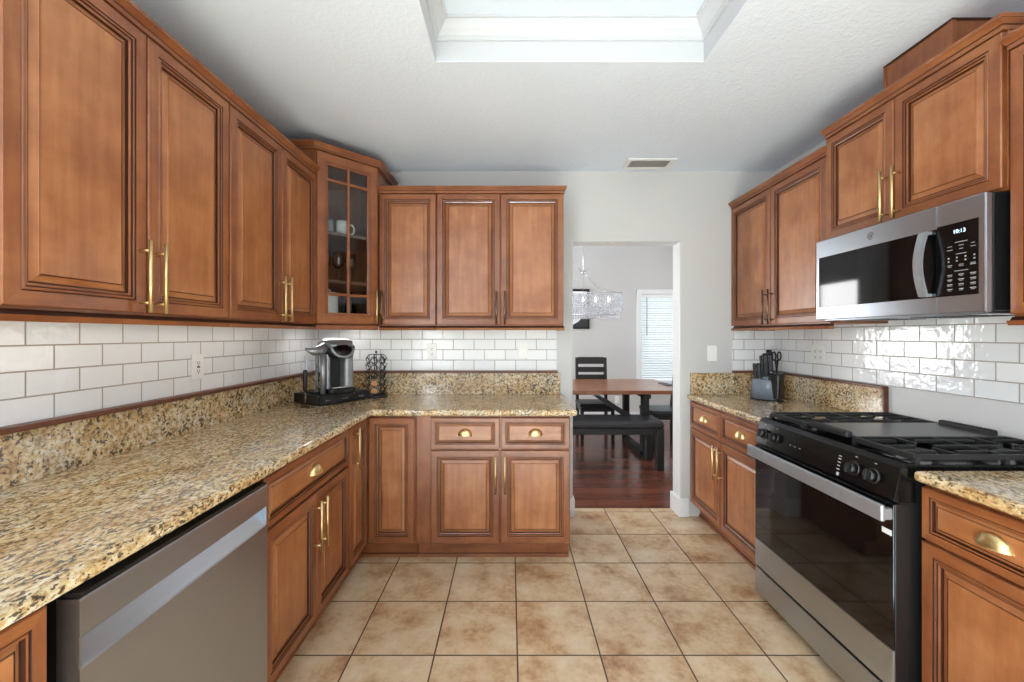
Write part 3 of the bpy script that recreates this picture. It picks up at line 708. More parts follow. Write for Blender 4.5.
# burners, grates and griddle
for x in (-0.255, 0.255):
    for y, r in ((0.205, 0.050), (0.520, 0.040)):
        bn = B().cyl((x, y, 0.926), (x, y, 0.932), r+0.012, r+0.010, 24).cyl((x, y, 0.932), (x, y, 0.940), r, r-0.003, 24)
        bn.build('burner', M['iron'], t)
GT = 0.958
def grate(xa, xb):
    b = B(); y0, y1 = 0.082, 0.675; r = 0.0065
    def bar(x0, y0_, x1, y1_, ht=0.013, wd=0.012):
        if abs(x1-x0) > abs(y1_-y0_): b.box(x0, x1, y0_-wd/2, y0_+wd/2, GT-ht, GT, 0, 0.003)
        else: b.box(x0-wd/2, x0+wd/2, y0_, y1_, GT-ht, GT, 0, 0.003)
    bar(xa, y0, xb, y0, 0.020, 0.016); bar(xa, y1, xb, y1, 0.020, 0.016)
    bar(xa, y0, xa, y1, 0.018, 0.013); bar(xb, y0, xb, y1, 0.018, 0.013)
    ym = (y0+y1)/2; bar(xa, ym, xb, ym, 0.016)
    xm = (xa+xb)/2
    for cy in ((y0+ym)/2, (ym+y1)/2):
        bar(xa, cy, xm-0.03, cy); bar(xm+0.03, cy, xb, cy)
        for dx in (-0.072, 0.0, 0.072):
            bar(xm+dx, cy-(ym-y0)/2, xm+dx, cy-0.035); bar(xm+dx, cy+0.035, xm+dx, cy+(ym-y0)/2)
    for x in (xa, xb):
        for y in (y0, y1, ym): b.box(x-0.008, x+0.008, y-0.008, y+0.008, 0.926, GT-0.010, 0, 0.002)
    return b.build('grate', M['iron'], t)
grate(-0.372, -0.133); grate(0.133, 0.372)
b = B().box(-0.126, 0.126, 0.095, 0.665, 0.945, 0.957, 0, 0.003)
for y in (0.12, 0.64):
    for x in (-0.1, 0.1): b.box(x-0.008, x+0.008, y-0.008, y+0.008, 0.926, 0.947)
gr = b.build('griddle', M['griddle'], t)
for y_, z_ in ((0.072, 0.972), (0.650, 0.976)): B().box(-0.105, 0.105, y_, y_+0.027, 0.945, z_, 0, 0.008, 3).build('griddle_handle', M['iron'], gr)

# ------------------------------------------------------------------ over-the-range microwave (faces -x)
t = thing('microwave', 'stainless over-the-range microwave showing a blue clock', 'microwave', (1.59, 1.7505, 1.432), -PI/2)
hw, hh = 0.380, 0.402
B().box(-hw+0.002, hw-0.002, 0.028, XR-1.59-TT-0.002, 0.004, hh, 0, 0.003).build('body', M['black'], t)
seam = 0.2235
d = B().box(-hw, seam-0.001, 0.0, 0.026, 0.0, hh, 0, 0.004).build('door', M['steel'], t)
wz0, wz1 = 0.062, 0.316
B().box(-hw+0.022, seam-0.001, -0.001, 0.002, wz0, wz1, 0, 0.0008).build('window', M['black_gloss'], d)
hp = B(); hx = seam-0.030
pts = [(hx, -0.002, wz0+0.006)]+[(hx, -0.020-0.022*math.sin(PI*u/12), wz0+0.006+(wz1-wz0-0.012)*u/12) for u in range(13)]+[(hx, -0.002, wz1-0.006)]
def ribbon(b, pts, wd, th):
    def fn(t_):
        rs = []
        for i, p in enumerate(pts):
            p = Vector(p); a_ = Vector(pts[max(i-1, 0)]); c_ = Vector(pts[min(i+1, len(pts)-1)]); dd = (c_-a_).normalized()
            nn = Vector((0, dd.z, -dd.y)).normalized(); sx = Vector((wd/2, 0, 0))
            rs.append([t_.verts.new(p+q) for q in (-sx-nn*th/2, sx-nn*th/2, sx+nn*th/2, -sx+nn*th/2)])
        for A, Q in zip(rs, rs[1:]):
            for k in range(4): t_.faces.new((A[k], A[(k+1) % 4], Q[(k+1) % 4], Q[k]))
        t_.faces.new(rs[0][::-1]); t_.faces.new(rs[-1]); bmesh.ops.recalc_face_normals(t_, faces=t_.faces[:])
    return b._new(fn)
ribbon(hp, pts[1:-1], 0.030, 0.010)
for z in (wz0+0.010, wz1-0.010): hp.box(hx-0.014, hx+0.014, -0.022, 0.0, z-0.006, z+0.006, 0, 0.002)
hp.build('handle', M['silver_paint'], d)
p = B().box(seam+0.001, hw, 0.0, 0.026, 0.0, hh, 0, 0.004).build('control_panel', M['steel'], t)
B().box(seam+0.001, hw-0.020, -0.0012, 0.002, wz0, wz1+0.006, 0, 0.0008).build('keypad', M['black_panel'], p)
fr = Matrix(((1, 0, 0, 0), (0, 0, -1, 0), (0, 1, 0, 0), (0, 0, 0, 1)))
def at(x, y, z): return Matrix.Translation((x, y, z)) @ fr
kx0 = seam+0.036; kx1 = hw-0.030
text_mesh('10:13', 0.019, 'clock', M['led'], p, at((kx0+kx1)/2-0.004, -0.0018, 0.290))
b = B()
rnd = random.Random(3)
def mark(x, z, wd, hg=0.0022): b.box(x-wd/2, x+wd/2, -0.0017, -0.0010, z-hg/2, z+hg/2)
cx = [kx0+0.010, (kx0+kx1)/2+0.002, kx1-0.006]
mark(cx[1], 0.252, 0.040)
for z in (0.240, 0.228): 
    for x in cx: mark(x, z+rnd.uniform(-0.001, 0.001), rnd.uniform(0.010, 0.020))
mark(cx[1], 0.210, 0.034)
for z in (0.198, 0.186):
    for q in range(4): mark(kx0+0.006+q*(kx1-kx0-0.008)/3, z, 0.005, 0.005)
for z in (0.172, 0.167):
    for x in cx: mark(x, z, rnd.uniform(0.010, 0.018))
mark(cx[1], 0.150, 0.044)
for z in (0.137, 0.120, 0.103, 0.086):
    for x in cx: mark(x, z, rnd.uniform(0.014, 0.019), 0.003); mark(x, z-0.005, rnd.uniform(0.010, 0.016), 0.0016)
b.build('key_print', M['key_ink'], p)
em = B().cyl((-0.055, 0.001, 0.358), (-0.055, -0.002, 0.358), 0.0165, seg=28).build('emblem', M['silver_paint'], d)
b = B().tube([(-0.055+0.0145*math.cos(2*PI*k/28), -0.0024, 0.358+0.0145*math.sin(2*PI*k/28)) for k in range(28)], 0.0010, 6, closed=True)
b.build('emblem_ring', M['darkprint'], em)
text_mesh('GE', 0.017, 'emblem_script', M['darkprint'], em, at(-0.055, -0.0024, 0.358))
b = B().box(-hw+0.02, hw-0.02, 0.03, 0.33, -0.006, 0.004, 0, 0.002)
b.build('vent_base', M['steel'], t)
b = B()
for x in (-0.16, 0.16):
    for k in range(9): b.box(x-0.11, x+0.11, 0.07+k*0.02, 0.078+k*0.02, -0.0085, -0.005)
b.build('grease_filter', M['black'], t)

# ------------------------------------------------------------------ outlets and switches
def wall_plate(label, loc, rot, kind, gangs=1):
    nm = 'power_outlet' if kind != 'switch' else 'light_switch'
    t = thing(nm, label, 'outlet' if kind != 'switch' else 'switch', loc, rot)
    wd = 0.072+0.046*(gangs-1)
    B().box(-wd/2, wd/2, -0.006, 0, -0.058, 0.058, 0, 0.003).build('cover_plate', M['plastic_w'], t)
    for gi in range(gangs):
        x = (gi-(gangs-1)/2)*0.046
        if kind == 'switch':
            B().box(x-0.016, x+0.016, -0.0085, -0.005, -0.033, 0.033, 0, 0.002).build('rocker', M['plastic_w'], t)
        elif kind == 'toggle': pass
        else:
            s = B().box(x-0.017, x+0.017, -0.0075, -0.005, -0.034, 0.034, 0, 0.002).build('socket', M['plastic_w'], t)
            b = B()
            for zc in (-0.019, 0.019):
                for sx in (-0.006, 0.006): b.box(x+sx-0.0012, x+sx+0.0012, -0.0082, -0.007, zc-0.004, zc+0.006)
                b.cyl((x, -0.007, zc-0.009), (x, -0.0082, zc-0.009), 0.0026, seg=10)
            if kind == 'gfci': b.box(x-0.008, x+0.008, -0.0086, -0.007, -0.004, 0.004)
            b.build('socket_slot', M['darkprint'], s)
    return t
wall_plate('white safety outlet with dark slots on the left wall tile', (XL+TT, 1.900, 1.206), PI/2, 'gfci')
wall_plate('white wall outlet on the back tile near the pod carousel', (-0.582, YB-TT, 1.232), 0, 'outlet')
wall_plate('white switch plate on the back tile at the doorway end', (0.097, YB-TT, 1.237), 0, 'switch')
wall_plate('white double wall plate on the right tile behind the knife block', (XR-TT, 2.612, 1.232), -PI/2, 'outlet', 2)
wall_plate('white light switch on the painted wall beside the doorway', (1.507, YB, 1.218), 0, 'switch')
wall_plate('small white outlet low on the dining room far wall', (1.70, YD, 0.33), 0, 'outlet')

# ------------------------------------------------------------------ ceiling vent
t = thing('ceiling_vent', 'white louvred vent on the ceiling near the doorway', 'vent', (0.985, 2.915, ZC))
b = B()
for (x0, x1, y0, y1) in ((-0.168, 0.168, -0.088, -0.062), (-0.168, 0.168, 0.062, 0.088), (-0.168, -0.140, -0.062, 0.062), (0.140, 0.168, -0.062, 0.062)): b.box(x0, x1, y0, y1, -0.010, 0, 0, 0.002)
b.build('frame', M['white'], t)
B().box(-0.14, 0.14, -0.062, 0.062, -0.002, 0).build('duct_backing', M['darkprint'], t)
b = B()
for k in range(22):
    x = -0.134+k*0.0128
    b.box(-0.0030, 0.0030, -0.062, 0.062, -0.0006, 0.0006, mtx=Matrix.Translation((x, 0, -0.006)) @ Matrix.Rotation(-0.35, 4, 'Y'))
b.build('louvre', M['white'], t)

# ------------------------------------------------------------------ coffee corner
TH57 = math.radians(57)
cx_, cy_ = -1.185, 2.735
t = thing('pod_organizer', 'black pod storage stand with three drawers under the coffee maker', 'organizer', (cx_, cy_, TP), TH57)
B().box(-0.185, 0.185, -0.128, 0.138, 0.004, 0.066, 0, 0.006, 3).build('case', M['black'], t)
for k in (-1, 0, 1):
    dr = B().box(k*0.122-0.060, k*0.122+0.060, -0.138, -0.126, 0.007, 0.061, 0, 0.003).build('drawer', M['black_matte'], t)
    B().tube([(k*0.122-0.020, -0.139, 0.032), (k*0.122-0.014, -0.143, 0.032), (k*0.122+0.014, -0.143, 0.032), (k*0.122+0.020, -0.139, 0.032)], 0.0022, 6).build('handle', M['chrome'], dr)
b = B()
for x in (-0.16, 0.16):
    for y in (-0.11, 0.12): b.cyl((x, y, 0), (x, y, 0.005), 0.01, seg=10)
b.build('foot', M['black'], t)

ZT = TP+0.0665
t = thing('coffee_maker', 'silver and black single-serve coffee maker with a side water tank', 'coffee maker', (cx_+0.012, cy_-0.002, ZT), math.radians(46)); t.scale = (1.08, 1.08, 1.06)
# local: front -y, water tank at -x
def rrect(x0, x1, y0, y1, r, n=5):
    out = []
    for cx0, cy0, a0 in ((x1-r, y0+r, -PI/2), (x1-r, y1-r, 0), (x0+r, y1-r, PI/2), (x0+r, y0+r, PI)):
        out += [(cx0+r*math.cos(a0+PI/2*k/n), cy0+r*math.sin(a0+PI/2*k/n)) for k in range(n+1)]
    return out
B().prism(rrect(-0.072, 0.100, -0.105, 0.100, 0.03), 0.0, 0.026, 'z', 0, 0.004).build('base', M['black'], t)
B().prism(rrect(-0.068, 0.098, 0.000, 0.100, 0.035), 0.026, 0.225, 'z').build('column', M['black'], t)
for xa, xb, r in ((0.040, 0.101, 0.022), (-0.071, -0.046, 0.010)):
    B().prism(rrect(xa, xb, -0.062, 0.098, r), 0.026, 0.235, 'z').build('cheek', M['silver_paint'], t)
# rounded head: sections lofted front to back
def head(b, xc, sections, e=0.6):
    def fn(t_):
        rs = []
        for y, zb, zt, hwid in sections:
            ring = []
            for k in range(24):
                a_ = 2*PI*k/24; c_, s2 = math.cos(a_), math.sin(a_)
                ring.append(t_.verts.new((xc+hwid*math.copysign(abs(c_)**e, c_), y, (zb+zt)/2+(zt-zb)/2*math.copysign(abs(s2)**e, s2))))
            rs.append(ring)
        for A, Q in zip(rs, rs[1:]):
            for k in range(24): t_.faces.new((A[k], A[(k+1) % 24], Q[(k+1) % 24], Q[k]))
        t_.faces.new(rs[0][::-1]); t_.faces.new(rs[-1]); bmesh.ops.recalc_face_normals(t_, faces=t_.faces[:])
    return b._new(fn, 0, None, True)
XC = 0.014
head(B(), XC, [(-0.104, 0.232, 0.252, 0.040), (-0.098, 0.215, 0.268, 0.058), (-0.08, 0.205, 0.285, 0.074), (-0.03, 0.205, 0.310, 0.084), (0.04, 0.21, 0.318, 0.087), (0.085, 0.215, 0.300, 0.084), (0.102, 0.225, 0.280, 0.074)]).build('head', M['black'], t)
head(B(), XC, [(-0.078, 0.272, 0.296, 0.060), (-0.05, 0.278, 0.322, 0.082), (0.02, 0.286, 0.336, 0.089), (0.07, 0.280, 0.326, 0.087), (0.104, 0.262, 0.300, 0.072)]).build('lid', M['silver_paint'], t)
# silver arch framing the display, sweeping down at the front
pts = [(XC+0.066*math.cos(PI*k/16+PI), -0.092-0.022*math.sin(PI*k/16), 0.276-0.058*math.sin(PI*k/16)) for k in range(17)]
B().tube([(XC-0.078, -0.02, 0.300)]+pts+[(XC+0.078, -0.02, 0.300)], 0.0085, 10).build('handle', M['silver_paint'], t)
m_ = Matrix.Translation((XC, -0.094, 0.272)) @ Matrix.Rotation(-0.72, 4, 'X')
B().box(-0.036, 0.036, -0.008, 0.004, -0.022, 0.022, 0, 0.006, 3, m_).build('display', M['black_gloss'], t)
B().box(-0.045, 0.040, -0.102, -0.01, 0.026, 0.036, 0, 0.004).build('drip_tray', M['chrome'], t)
# water tank at the left side, with its silver column and swept lid
tk = B().prism(rrect(-0.150, -0.078, -0.060, 0.085, 0.028), 0.012, 0.225, 'z').build('water_tank', M['glassware'], t)
B().prism(rrect(-0.151, -0.077, -0.061, 0.086, 0.028), 0.0, 0.012, 'z', 0, 0.003).build('tank_base', M['black'], tk)
B().tube([(-0.098, -0.078, 0.0), (-0.098, -0.078, 0.235)], 0.0145, 14).build('tank_column', M['silver_paint'], t)
def swoop(u, v):
    return None
b = B()
b.tube([(-0.190, -0.060, 0.272), (-0.172, -0.062, 0.262), (-0.145, -0.060, 0.256), (-0.110, -0.052, 0.258), (-0.075, -0.030, 0.272), (-0.045, 0.0, 0.290)], [0.004, 0.014, 0.024, 0.031, 0.032, 0.026], 16)
b.build('tank_lid', M['silver_paint'], t)

# milk frother standing at the corner of the stand
t = thing('milk_frother', 'upright frother with black grip and clear stand left of the coffee maker', 'frother', (-1.243, 2.488, TP))
B().cyl((0, 0, 0), (0, 0, 0.006), 0.026, 0.024, 20).cyl((0.004, 0, 0.006), (0.004, 0, 0.10), 0.005, 0.005, 12).build('stand', M['glassware'], t)
B().cyl((0, 0, 0.005), (0, 0, 0.105), 0.0015, seg=8).build('whisk', M['chrome'], t)
B().lathe([(0.0001, 0.10), (0.010, 0.101), (0.013, 0.112), (0.0135, 0.20), (0.012, 0.224), (0.009, 0.228), (0.0001, 0.229)], seg=16).build('grip', M['black'], t)

# pod carousel
PX, PY = -0.955, 2.925
t = thing('pod_carousel', 'black wire carousel for coffee pods against the back splash', 'pod rack', (PX, PY, TP))
B().lathe([(0.0001, 0), (0.078, 0), (0.081, 0.006), (0.076, 0.018), (0.020, 0.022), (0.0001, 0.022)], seg=32).build('base', M['black'], t)
B().cyl((0, 0, 0.02), (0, 0, 0.315), 0.0032, seg=10).lathe([(0.0001, 0.309), (0.007, 0.313), (0.008, 0.320), (0.005, 0.327), (0.0001, 0.329)], seg=12).build('post', M['black'], t)
NC, R0 = 7, 0.056
def fr_ring(a_, z): # centre, radial, tangent of one ring
    rad = Vector((math.cos(a_), math.sin(a_), 0)); tan = Vector((-math.sin(a_), math.cos(a_), 0))
    return Vector((0, 0, z))+R0*rad, rad, tan
pod_sites = []
for c in range(NC):
    a_ = 2*PI*c/NC - PI/2 + 0.12
    b = B()
    rad = Vector((math.cos(a_), math.sin(a_), 0))
    b.tube([(0, 0, 0.300)]+[tuple(rad*r+Vector((0, 0, z))) for r, z in ((0.03, 0.302), (0.055, 0.299), (0.068, 0.282), (0.076, 0.266))], 0.0023, 6)
    b.tube([tuple(rad*0.052+Vector((0, 0, z))) for z in (0.30, 0.16, 0.02)], 0.0016, 6)
    for r in range(5):
        z = 0.050+r*0.052; ce, ra, ta = fr_ring(a_, z)
        b.tube([ce+0.006*ra+0.0235*(math.cos(2*PI*k/16)*ta+math.sin(2*PI*k/16)*(Vector((0, 0, 1))*0.94+ra*0.34)) for k in range(16)], 0.0022, 5, closed=True)
        b.tube([ce-0.006*ra, ce+0.012*ra+Vector((0, 0, -0.024)), ce+0.024*ra+Vector((0, 0, -0.022))], 0.0020, 5)
        pod_sites.append((c, r, a_, z))
    b.build('wire_column', M['black_matte'], t)
pod0 = None
for (c, r, lab) in ((0, 1, 'orange-lidded coffee pod in the carousel, upper of two'), (0, 0, 'orange-lidded coffee pod in the carousel, lowest row')):
    a_ = 2*PI*c/NC - PI/2 + 0.12; z = 0.050+r*0.052
    ce, ra, ta = fr_ring(a_, z); ax = (ra*0.94-Vector((0, 0, 1))*0.34).normalized() * -1
    ax = (ra*0.94-Vector((0, 0, 0.34))).normalized()
    p = Vector((PX, PY, TP))+ce+ra*0.008
    if pod0 is None:
        pod0 = thing('coffee_pod', lab, 'coffee pod', p, 0, 'coffee pods in the carousel')
        cu = B(); cu.lathe([(0.0001, -0.040), (0.0160, -0.040), (0.0195, -0.002), (0.0225, -0.001), (0.0225, 0.0), (0.0001, 0.0)], seg=20)
        cu.build('cup', M['ceramic_w'], pod0)
        ld = B(); ld.cyl((0, 0, 0.0), (0, 0, 0.0012), 0.0212, seg=20); ld.build('lid', M['lid'], pod0)
        o = pod0
    else: o = dup(pod0, p, 0, lab)
    o.rotation_mode = 'QUATERNION'; o.rotation_quaternion = ax.to_track_quat('Z', 'Y')

# ------------------------------------------------------------------ things behind the glass door
def CL(x, y, z): # corner cabinet local to world
    v = Matrix.Rotation(PI/4, 4, 'Z') @ Vector((x, y, 0)); return (mid.x+v.x, mid.y+v.y, z)
def mug(label, mat, loc, rot):
    t = thing('mug', label, 'mug', loc, rot, 'mugs behind the glass door')
    B().lathe([(0.0001, 0), (0.036, 0), (0.040, 0.004), (0.041, 0.095), (0.0385, 0.095), (0.0375, 0.008), (0.0001, 0.007)], seg=24).build('cup', M[mat], t)
    B().tube([(0.040, 0, 0.080), (0.060, 0, 0.082), (0.072, 0, 0.062), (0.070, 0, 0.036), (0.056, 0, 0.020), (0.040, 0, 0.020)], 0.0058, 8).build('handle', M[mat], t)
    return t
mug('white mug with its handle showing right behind the glass door', 'ceramic_w', CL(0.012, 0.10, SH2), PI/4-0.1)
mug('grey blue mug at the left of the upper shelf behind glass', 'ceramic_b', CL(-0.085, 0.10, SH2), PI/4+2.6)
g0 = None
gl = ((-0.098, 0.10, 'stemmed glass on the lower shelf behind glass, at left'), (-0.016, 0.10, 'stemmed glass on the lower shelf behind glass, second from left'), (0.066, 0.105, 'stemmed glass on the lower shelf behind glass, third from left'), (0.105, 0.19, 'stemmed glass on the lower shelf behind glass, farther back at right'))
for x, y, lab in gl:
    if g0 is None:
        g0 = thing('wine_glass', lab, 'glass', CL(x, y, SH1), 0, 'stemmed glasses behind the glass door')
        B().lathe([(0.0001, 0.001), (0.032, 0.0), (0.033, 0.002), (0.006, 0.006), (0.004, 0.012), (0.004, 0.078), (0.006, 0.084)], seg=20).build('stem', M['glassware'], g0)
        B().lathe([(0.0001, 0.084), (0.018, 0.090), (0.034, 0.112), (0.037, 0.140), (0.031, 0.190), (0.030, 0.190), (0.0355, 0.140), (0.033, 0.113), (0.017, 0.092), (0.0001, 0.086)], seg=20).build('bowl', M['glassware'], g0)
    else: dup(g0, CL(x, y, SH1), 0, lab)
t = thing('canister', 'white canister with a grey base band at the cabinet bottom behind glass', 'canister', CL(-0.065, 0.13, UB+0.0185), PI/4)
B().lathe([(0.0001, 0), (0.054, 0), (0.056, 0.004), (0.056, 0.165), (0.0001, 0.165)], seg=28).build('body', M['ceramic_w'], t)
B().lathe([(0.0001, 0.165), (0.058, 0.166), (0.058, 0.182), (0.05, 0.190), (0.012, 0.194), (0.014, 0.210), (0.0001, 0.214)], seg=28).build('lid', M['ceramic_w'], t)
B().lathe([(0.0001, 0.02), (0.0566, 0.02), (0.0566, 0.060), (0.0001, 0.060)], seg=28).build('band', M['ceramic_b'], t)
t = thing('carafe', 'dark glass carafe at the cabinet bottom right of the white canister', 'carafe', CL(0.065, 0.13, UB+0.0185), 0)
B().lathe([(0.0001, 0), (0.042, 0), (0.046, 0.01), (0.046, 0.10), (0.022, 0.15), (0.020, 0.185), (0.026, 0.20), (0.0001, 0.20)], seg=24).build('vessel', M['black_gloss'], t)

# ------------------------------------------------------------------ knife block on the right counter
KX, KY = 1.745, 2.800
KR = math.radians(-52)
t = thing('knife_block', 'slate blue oval knife block with black back on the right counter', 'knife block', (KX, KY, TP), KR)
def taper(prof, sx, sy): return B().lathe(prof, seg=36, sx=sx, sy=sy)
B().lathe([(0.0001, 0), (0.100, 0), (0.100, 0.006), (0.0001, 0.008)], c=(0.012, 0, 0), seg=36, sx=1.05, sy=0.66).build('base', M['black'], t)
B().lathe([(0.0001, 0.007), (0.094, 0.007), (0.084, 0.135), (0.080, 0.138), (0.0001, 0.138)], seg=36, sx=1.0, sy=0.72).build('body', M['grey_plastic'], t)
b = B().box(0.034, 0.100, -0.048, 0.048, 0.008, 0.185, 0, 0.012, 3); b.build('back_slot', M['black'], t)
B().box(-0.006, 0.030, -0.038, 0.038, 0.138, 0.158, 0, 0.006).build('sharpener', M['grey_plastic'], t)
B().box(-0.013, 0.013, -0.0635, -0.058, 0.012, 0.034, 0, 0.001).build('badge', M['silver_paint'], t)
kw = Matrix.Translation((KX, KY, TP)) @ Matrix.Rotation(KR, 4, 'Z')
kn0 = None
labs = ['short steak knife at the left front of the knife block', 'short steak knife second from left in the knife block', 'short steak knife third from left in the knife block',
        'black-handled knife at the upper left of the knife block', 'tall black-handled knife in the middle of the knife block', 'tallest black-handled knife in the knife block', 'black-handled knife next to the kitchen shears']
sites = [(-0.058, -0.020, 0.142, 1.0), (-0.046, 0.018, 0.142, 1.0), (-0.028, -0.030, 0.142, 1.02), (-0.016, 0.012, 0.150, 1.45), (0.008, -0.012, 0.160, 1.5), (0.020, 0.026, 0.168, 1.65), (0.036, -0.016, 0.186, 1.25)]
def knife(label, loc):
    k = thing('kitchen_knife', label, 'knife', loc, 0, 'knives in the knife block')
    B().box(-0.0011, 0.0011, -0.011, 0.011, -0.055, 0.004).build('blade', M['chrome'], k)
    B().prism([(-0.010, 0.0), (0.010, 0.0), (0.012, 0.02), (0.010, 0.055), (0.013, 0.085), (0.016, 0.098), (0.004, 0.104), (-0.010, 0.098), (-0.011, 0.06)], -0.0075, 0.0075, 'x', 0, 0.003, 2).build('grip', M['black'], k)
    b = B()
    for z in (0.022, 0.05, 0.078): b.cyl((-0.008, 0, z), (0.008, 0, z), 0.002, seg=8)
    b.build('rivet', M['chrome'], k)
    return k
for lab, (x, y, z, s_) in zip(labs, sites):
    wl = kw @ Vector((x, y, z))
    if kn0 is None: kn0 = knife(lab, wl); o = kn0
    else: o = dup(kn0, wl, 0, lab)
    o.rotation_euler = (0.05*math.sin(x*90), -0.05, KR+0.5); o.scale = (s_*1.35, s_*1.25, s_)
wl = kw @ Vector((0.066, 0.004, 0.190))
t = thing('kitchen_shears', 'black looped kitchen shears at the right of the knife block', 'scissors', wl, 0.35)
for s_ in (-1, 1):
    b = B(); b.tube([(s_*0.020+0.016*math.cos(2*PI*k/20)+s_*0.004, 0, 0.108+0.028*math.sin(2*PI*k/20)) for k in range(20)], 0.0048, 8, closed=True)
    b.tube([(s_*0.012, 0, 0.085), (s_*0.004, 0, 0.045), (-s_*0.002, 0, -0.004)], [0.006, 0.006, 0.004], 8)
    b.build('handle_loop', M['black'], t)
B().box(-0.006, 0.006, -0.0015, 0.0015, -0.06, 0.03).build('blade', M['chrome'], t)

# ------------------------------------------------------------------ dining room
t = thing('dining_table', 'long dining table with wood top and black sled legs', 'table', (0.80, 4.93, 0))
B().box(-1.05, 1.13, -0.575, 0.575, 0.722, 0.762, 0, 0.004).build('tabletop', M['table_wood'], t)
def sled(x):
    b = B()
    for y in (-0.40, 0.34): b.box(x-0.035, x+0.035, y-0.045, y+0.045, 0.02, 0.705, 0, 0.003)
    b.box(x-0.035, x+0.035, -0.46, 0.40, 0.0, 0.07, 0, 0.003); b.box(x-0.035, x+0.035, -0.50, 0.50, 0.665, 0.722, 0, 0.003)
    return b.build('leg', M['black_matte'], t)
sled(0.690); sled(-0.690)
B().box(-0.66, 0.66, -0.03, 0.03, 0.64, 0.70, 0, 0.003).prism([(0.10, 0.70), (0.17, 0.70), (0.50, 0.50), (0.45, 0.46)], -0.53, -0.47, 'y').build('brace', M['black_matte'], t)
pm_ = B().box(-0.05, 0.05, -0.14, 0.14, 0, 0.006, 0, 0.0015).build('placemat', M['darkprint'], loc=(1.868, 4.90, 0.7625))
tag(pm_, 'dark placemat on the right end of the dining table', 'placemat')
t = thing('bench', 'black upholstered bench in front of the dining table', 'bench', (0.825, 4.28, 0))
b = B()
def cush(u, v):
    return (0, 0, 0)
B().box(-0.72, 0.72, -0.205, 0.205, 0.415, 0.490, 0, 0.028, 5).build('seat', M['leather'], t)
B().box(-0.69, 0.69, -0.185, 0.185, 0.355, 0.420, 0, 0.004).build('apron', M['espresso'], t)
for x in (-0.675, 0.675):
    for y in (-0.165, 0.165): B().box(x-0.036, x+0.036, y-0.036, y+0.036, 0, 0.416, 0, 0.004).build('leg', M['espresso'], t)
def chair(label, loc, rot):
    t = thing('dining_chair', label, 'chair', loc, rot, 'black ladder-back dining chairs')
    # front -y
    B().box(-0.225, 0.225, -0.215, 0.205, 0.430, 0.478, 0, 0.018, 4).build('seat', M['leather'], t)
    B().box(-0.205, 0.205, -0.195, 0.190, 0.375, 0.432, 0, 0.003).build('seat_frame', M['espresso'], t)
    for x in (-0.195, 0.195):
        B().box(x-0.021, x+0.021, -0.205, -0.163, 0, 0.43, 0, 0.003).build('leg', M['espresso'], t)
        B().prism([(0.165, 0.43), (0.172, 0.0), (0.212, 0.0), (0.207, 0.43), (0.262, 1.045), (0.226, 1.045)], x-0.019, x+0.019, 'x').build('leg', M['espresso'], t)
    for z0, z1 in ((0.955, 1.05), (0.845, 0.915), (0.735, 0.81), (0.60, 0.66)):
        yb = 0.188+(z0-0.43)*0.085
        B().prism([(yb, z0), (yb+0.022, z0), (yb+0.022+(z1-z0)*0.09, z1), (yb+(z1-z0)*0.09, z1)], -0.178, 0.178, 'x').build('back_slat', M['espresso'], t)
    return t
c0 = chair('ladder-back dining chair behind the table, facing the kitchen', (1.115, 5.415, 0), 0)
dup(c0, (1.83, 4.92, 0), -PI/2, 'dining chair at the right end of the table, half hidden by the doorway')

# chandelier
t = thing('chandelier', 'rectangular crystal chandelier hanging over the dining table', 'chandelier', (0.875, 4.9, ZD))
zt, zb = 1.855-ZD, 1.545-ZD
B().cyl((0, 0, -0.03), (0, 0, 0), 0.07, seg=24).build('canopy', M['chrome'], t)
B().cyl((0, 0, zt), (0, 0, -0.03), 0.004, seg=10).lathe([(0.0001, 2.075-ZD), (0.022, 2.085-ZD), (0.028, 2.10-ZD), (0.014, 2.125-ZD), (0.0001, 2.13-ZD)], seg=16).build('stem', M['chrome'], t)
for sx in (-1, 1):
    for sy in (-1, 1):
        pts = [(sx*0.02, sy*0.01, 2.10-ZD), (sx*0.055, sy*0.02, 2.155-ZD), (sx*0.075, sy*0.025, 2.14-ZD)]
        B().tube(pts, 0.004, 6).build('scroll', M['chrome'], t)
        pts = [(sx*(0.02+0.36*u), sy*(0.01+0.09*u), 2.085-ZD-(0.225*(1-(1-u)**2))) for u in [k/10 for k in range(11)]]
        B().tube(pts, 0.004, 6).build('arm', M['chrome'], t)
b = B()
for hx_, hy_, z in ((0.43, 0.125, zt), (0.40, 0.10, zt-0.255)):
    b.box(-hx_, hx_, -hy_-0.006, -hy_+0.006, z-0.012, z).box(-hx_, hx_, hy_-0.006, hy_+0.006, z-0.012, z).box(-hx_-0.006, -hx_+0.006, -hy_, hy_, z-0.012, z).box(hx_-0.006, hx_+0.006, -hy_, hy_, z-0.012, z)
b.build('frame', M['chrome'], t)
def crystals(hx_, hy_, z0, z1, step):
    b = B(); nx = int(2*hx_/step); ny = max(2, int(2*hy_/step)); seg_h = 0.052
    sites = [(-hx_+2*hx_*i/nx, s_*hy_) for i in range(nx+1) for s_ in (-1, 1)] + [(s_*hx_, -hy_+2*hy_*i/ny) for i in range(1, ny) for s_ in (-1, 1)]
    for x, y in sites:
        z = z1
        while z > z0+0.02:
            zz = max(z0, z-seg_h)
            b.cyl((x, y, zz+0.003), (x, y, z-0.003), 0.012, 0.012, 6); z -= seg_h
    return b.build('crystal_curtain', M['crystal'], t)
crystals(0.43, 0.125, 1.63-ZD, zt-0.012, 0.029); crystals(0.395, 0.095, zb, 1.64-ZD, 0.029)
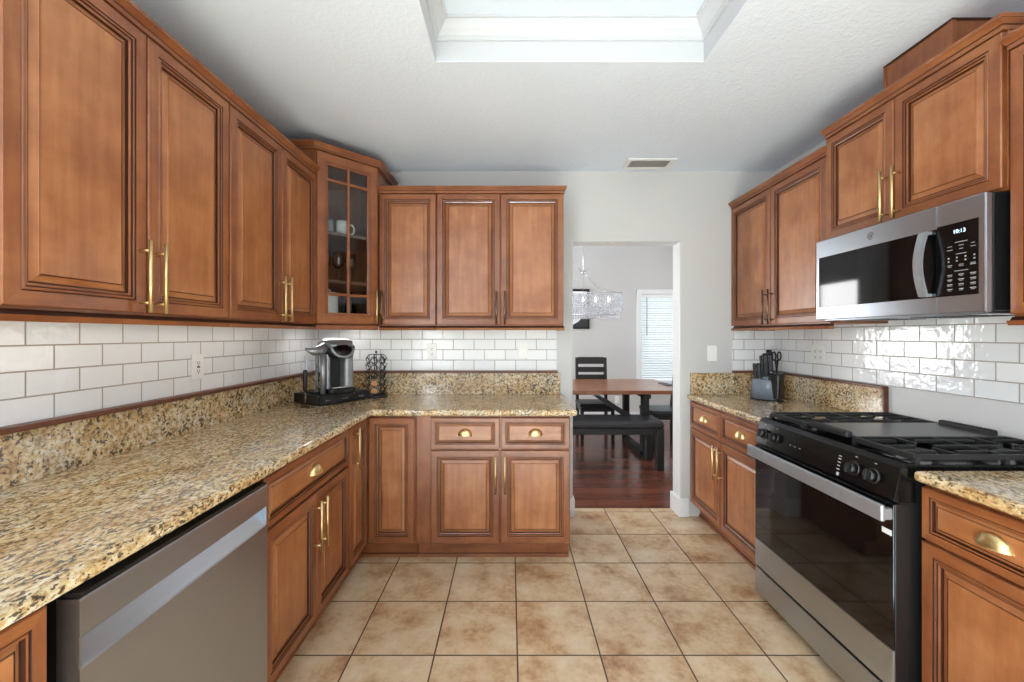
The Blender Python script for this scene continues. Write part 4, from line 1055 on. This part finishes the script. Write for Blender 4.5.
for k in range(5):
    bl = B().lathe([(0.0001, 1.745-ZD), (0.009, 1.755-ZD), (0.011, 1.77-ZD), (0.006, 1.80-ZD), (0.0001, 1.815-ZD)], c=(-0.3+0.15*k, 0, 0), seg=12).build('bulb', M['bulb'], t)
    B().cyl((-0.3+0.15*k, 0, 1.68-ZD), (-0.3+0.15*k, 0, 1.745-ZD), 0.011, seg=10).build('socket', M['chrome'], bl)
B().box(-0.34, 0.34, -0.008, 0.008, 1.668-ZD, 1.682-ZD).cyl((0, 0, 1.67-ZD), (0, 0, zt), 0.006, seg=8).build('crossbar', M['chrome'], t)

# picture on the far wall
t = thing('framed_picture', 'black framed picture on the far wall behind the chandelier', 'picture', (0.88, YD, 1.765))
hw_, hh_ = 0.375, 0.315
b = B()
for (x0, x1, z0, z1) in ((-hw_, hw_, hh_-0.035, hh_), (-hw_, hw_, -hh_, -hh_+0.035), (-hw_, -hw_+0.035, -hh_, hh_), (hw_-0.035, hw_, -hh_, hh_)): b.box(x0, x1, -0.03, 0, z0, z1, 0, 0.002)
b.build('frame', M['black_matte'], t)
B().box(-hw_+0.03, hw_-0.03, -0.012, -0.002, -hh_+0.03, hh_-0.03).build('mat_board', M['paper'], t)
b = B(); b.prism([(0.06, -0.285), (0.34, -0.285), (0.34, -0.12), (0.31, -0.125), (0.25, -0.15), (0.20, -0.20), (0.14, -0.235)], -0.014, -0.012, 'y'); b.build('print', M['darkprint'], t)

# blinds in the dining window
t = thing('window_blind', 'white horizontal slat blind in the dining room window', 'blind', ((WX0+WX1)/2, YD+0.03, 0))
hwid = (WX1-WX0)/2-0.026
B().box(-hwid, hwid, -0.025, 0.025, WZ1-0.075, WZ1-0.021, 0, 0.003).build('headrail', M['blind'], t)
b = B(); nsl = 34
for k in range(nsl):
    z = WZ1-0.095-k*(WZ1-WZ0-0.13)/nsl
    b.box(-hwid, hwid, -0.022, 0.022, -0.0013, 0.0013, mtx=Matrix.Translation((0, 0, z)) @ Matrix.Rotation(0.32, 4, 'X'))
b.build('slats', M['blind'], t)
B().box(-hwid, hwid, -0.02, 0.02, WZ0+0.014, WZ0+0.03, 0, 0.003).build('bottom_rail', M['blind'], t)
B().cyl((-hwid+0.085, -0.03, 1.35), (-hwid+0.085, -0.03, WZ1-0.07), 0.005, seg=8).build('tilt_wand', M['bronze_dim_brass'], t)
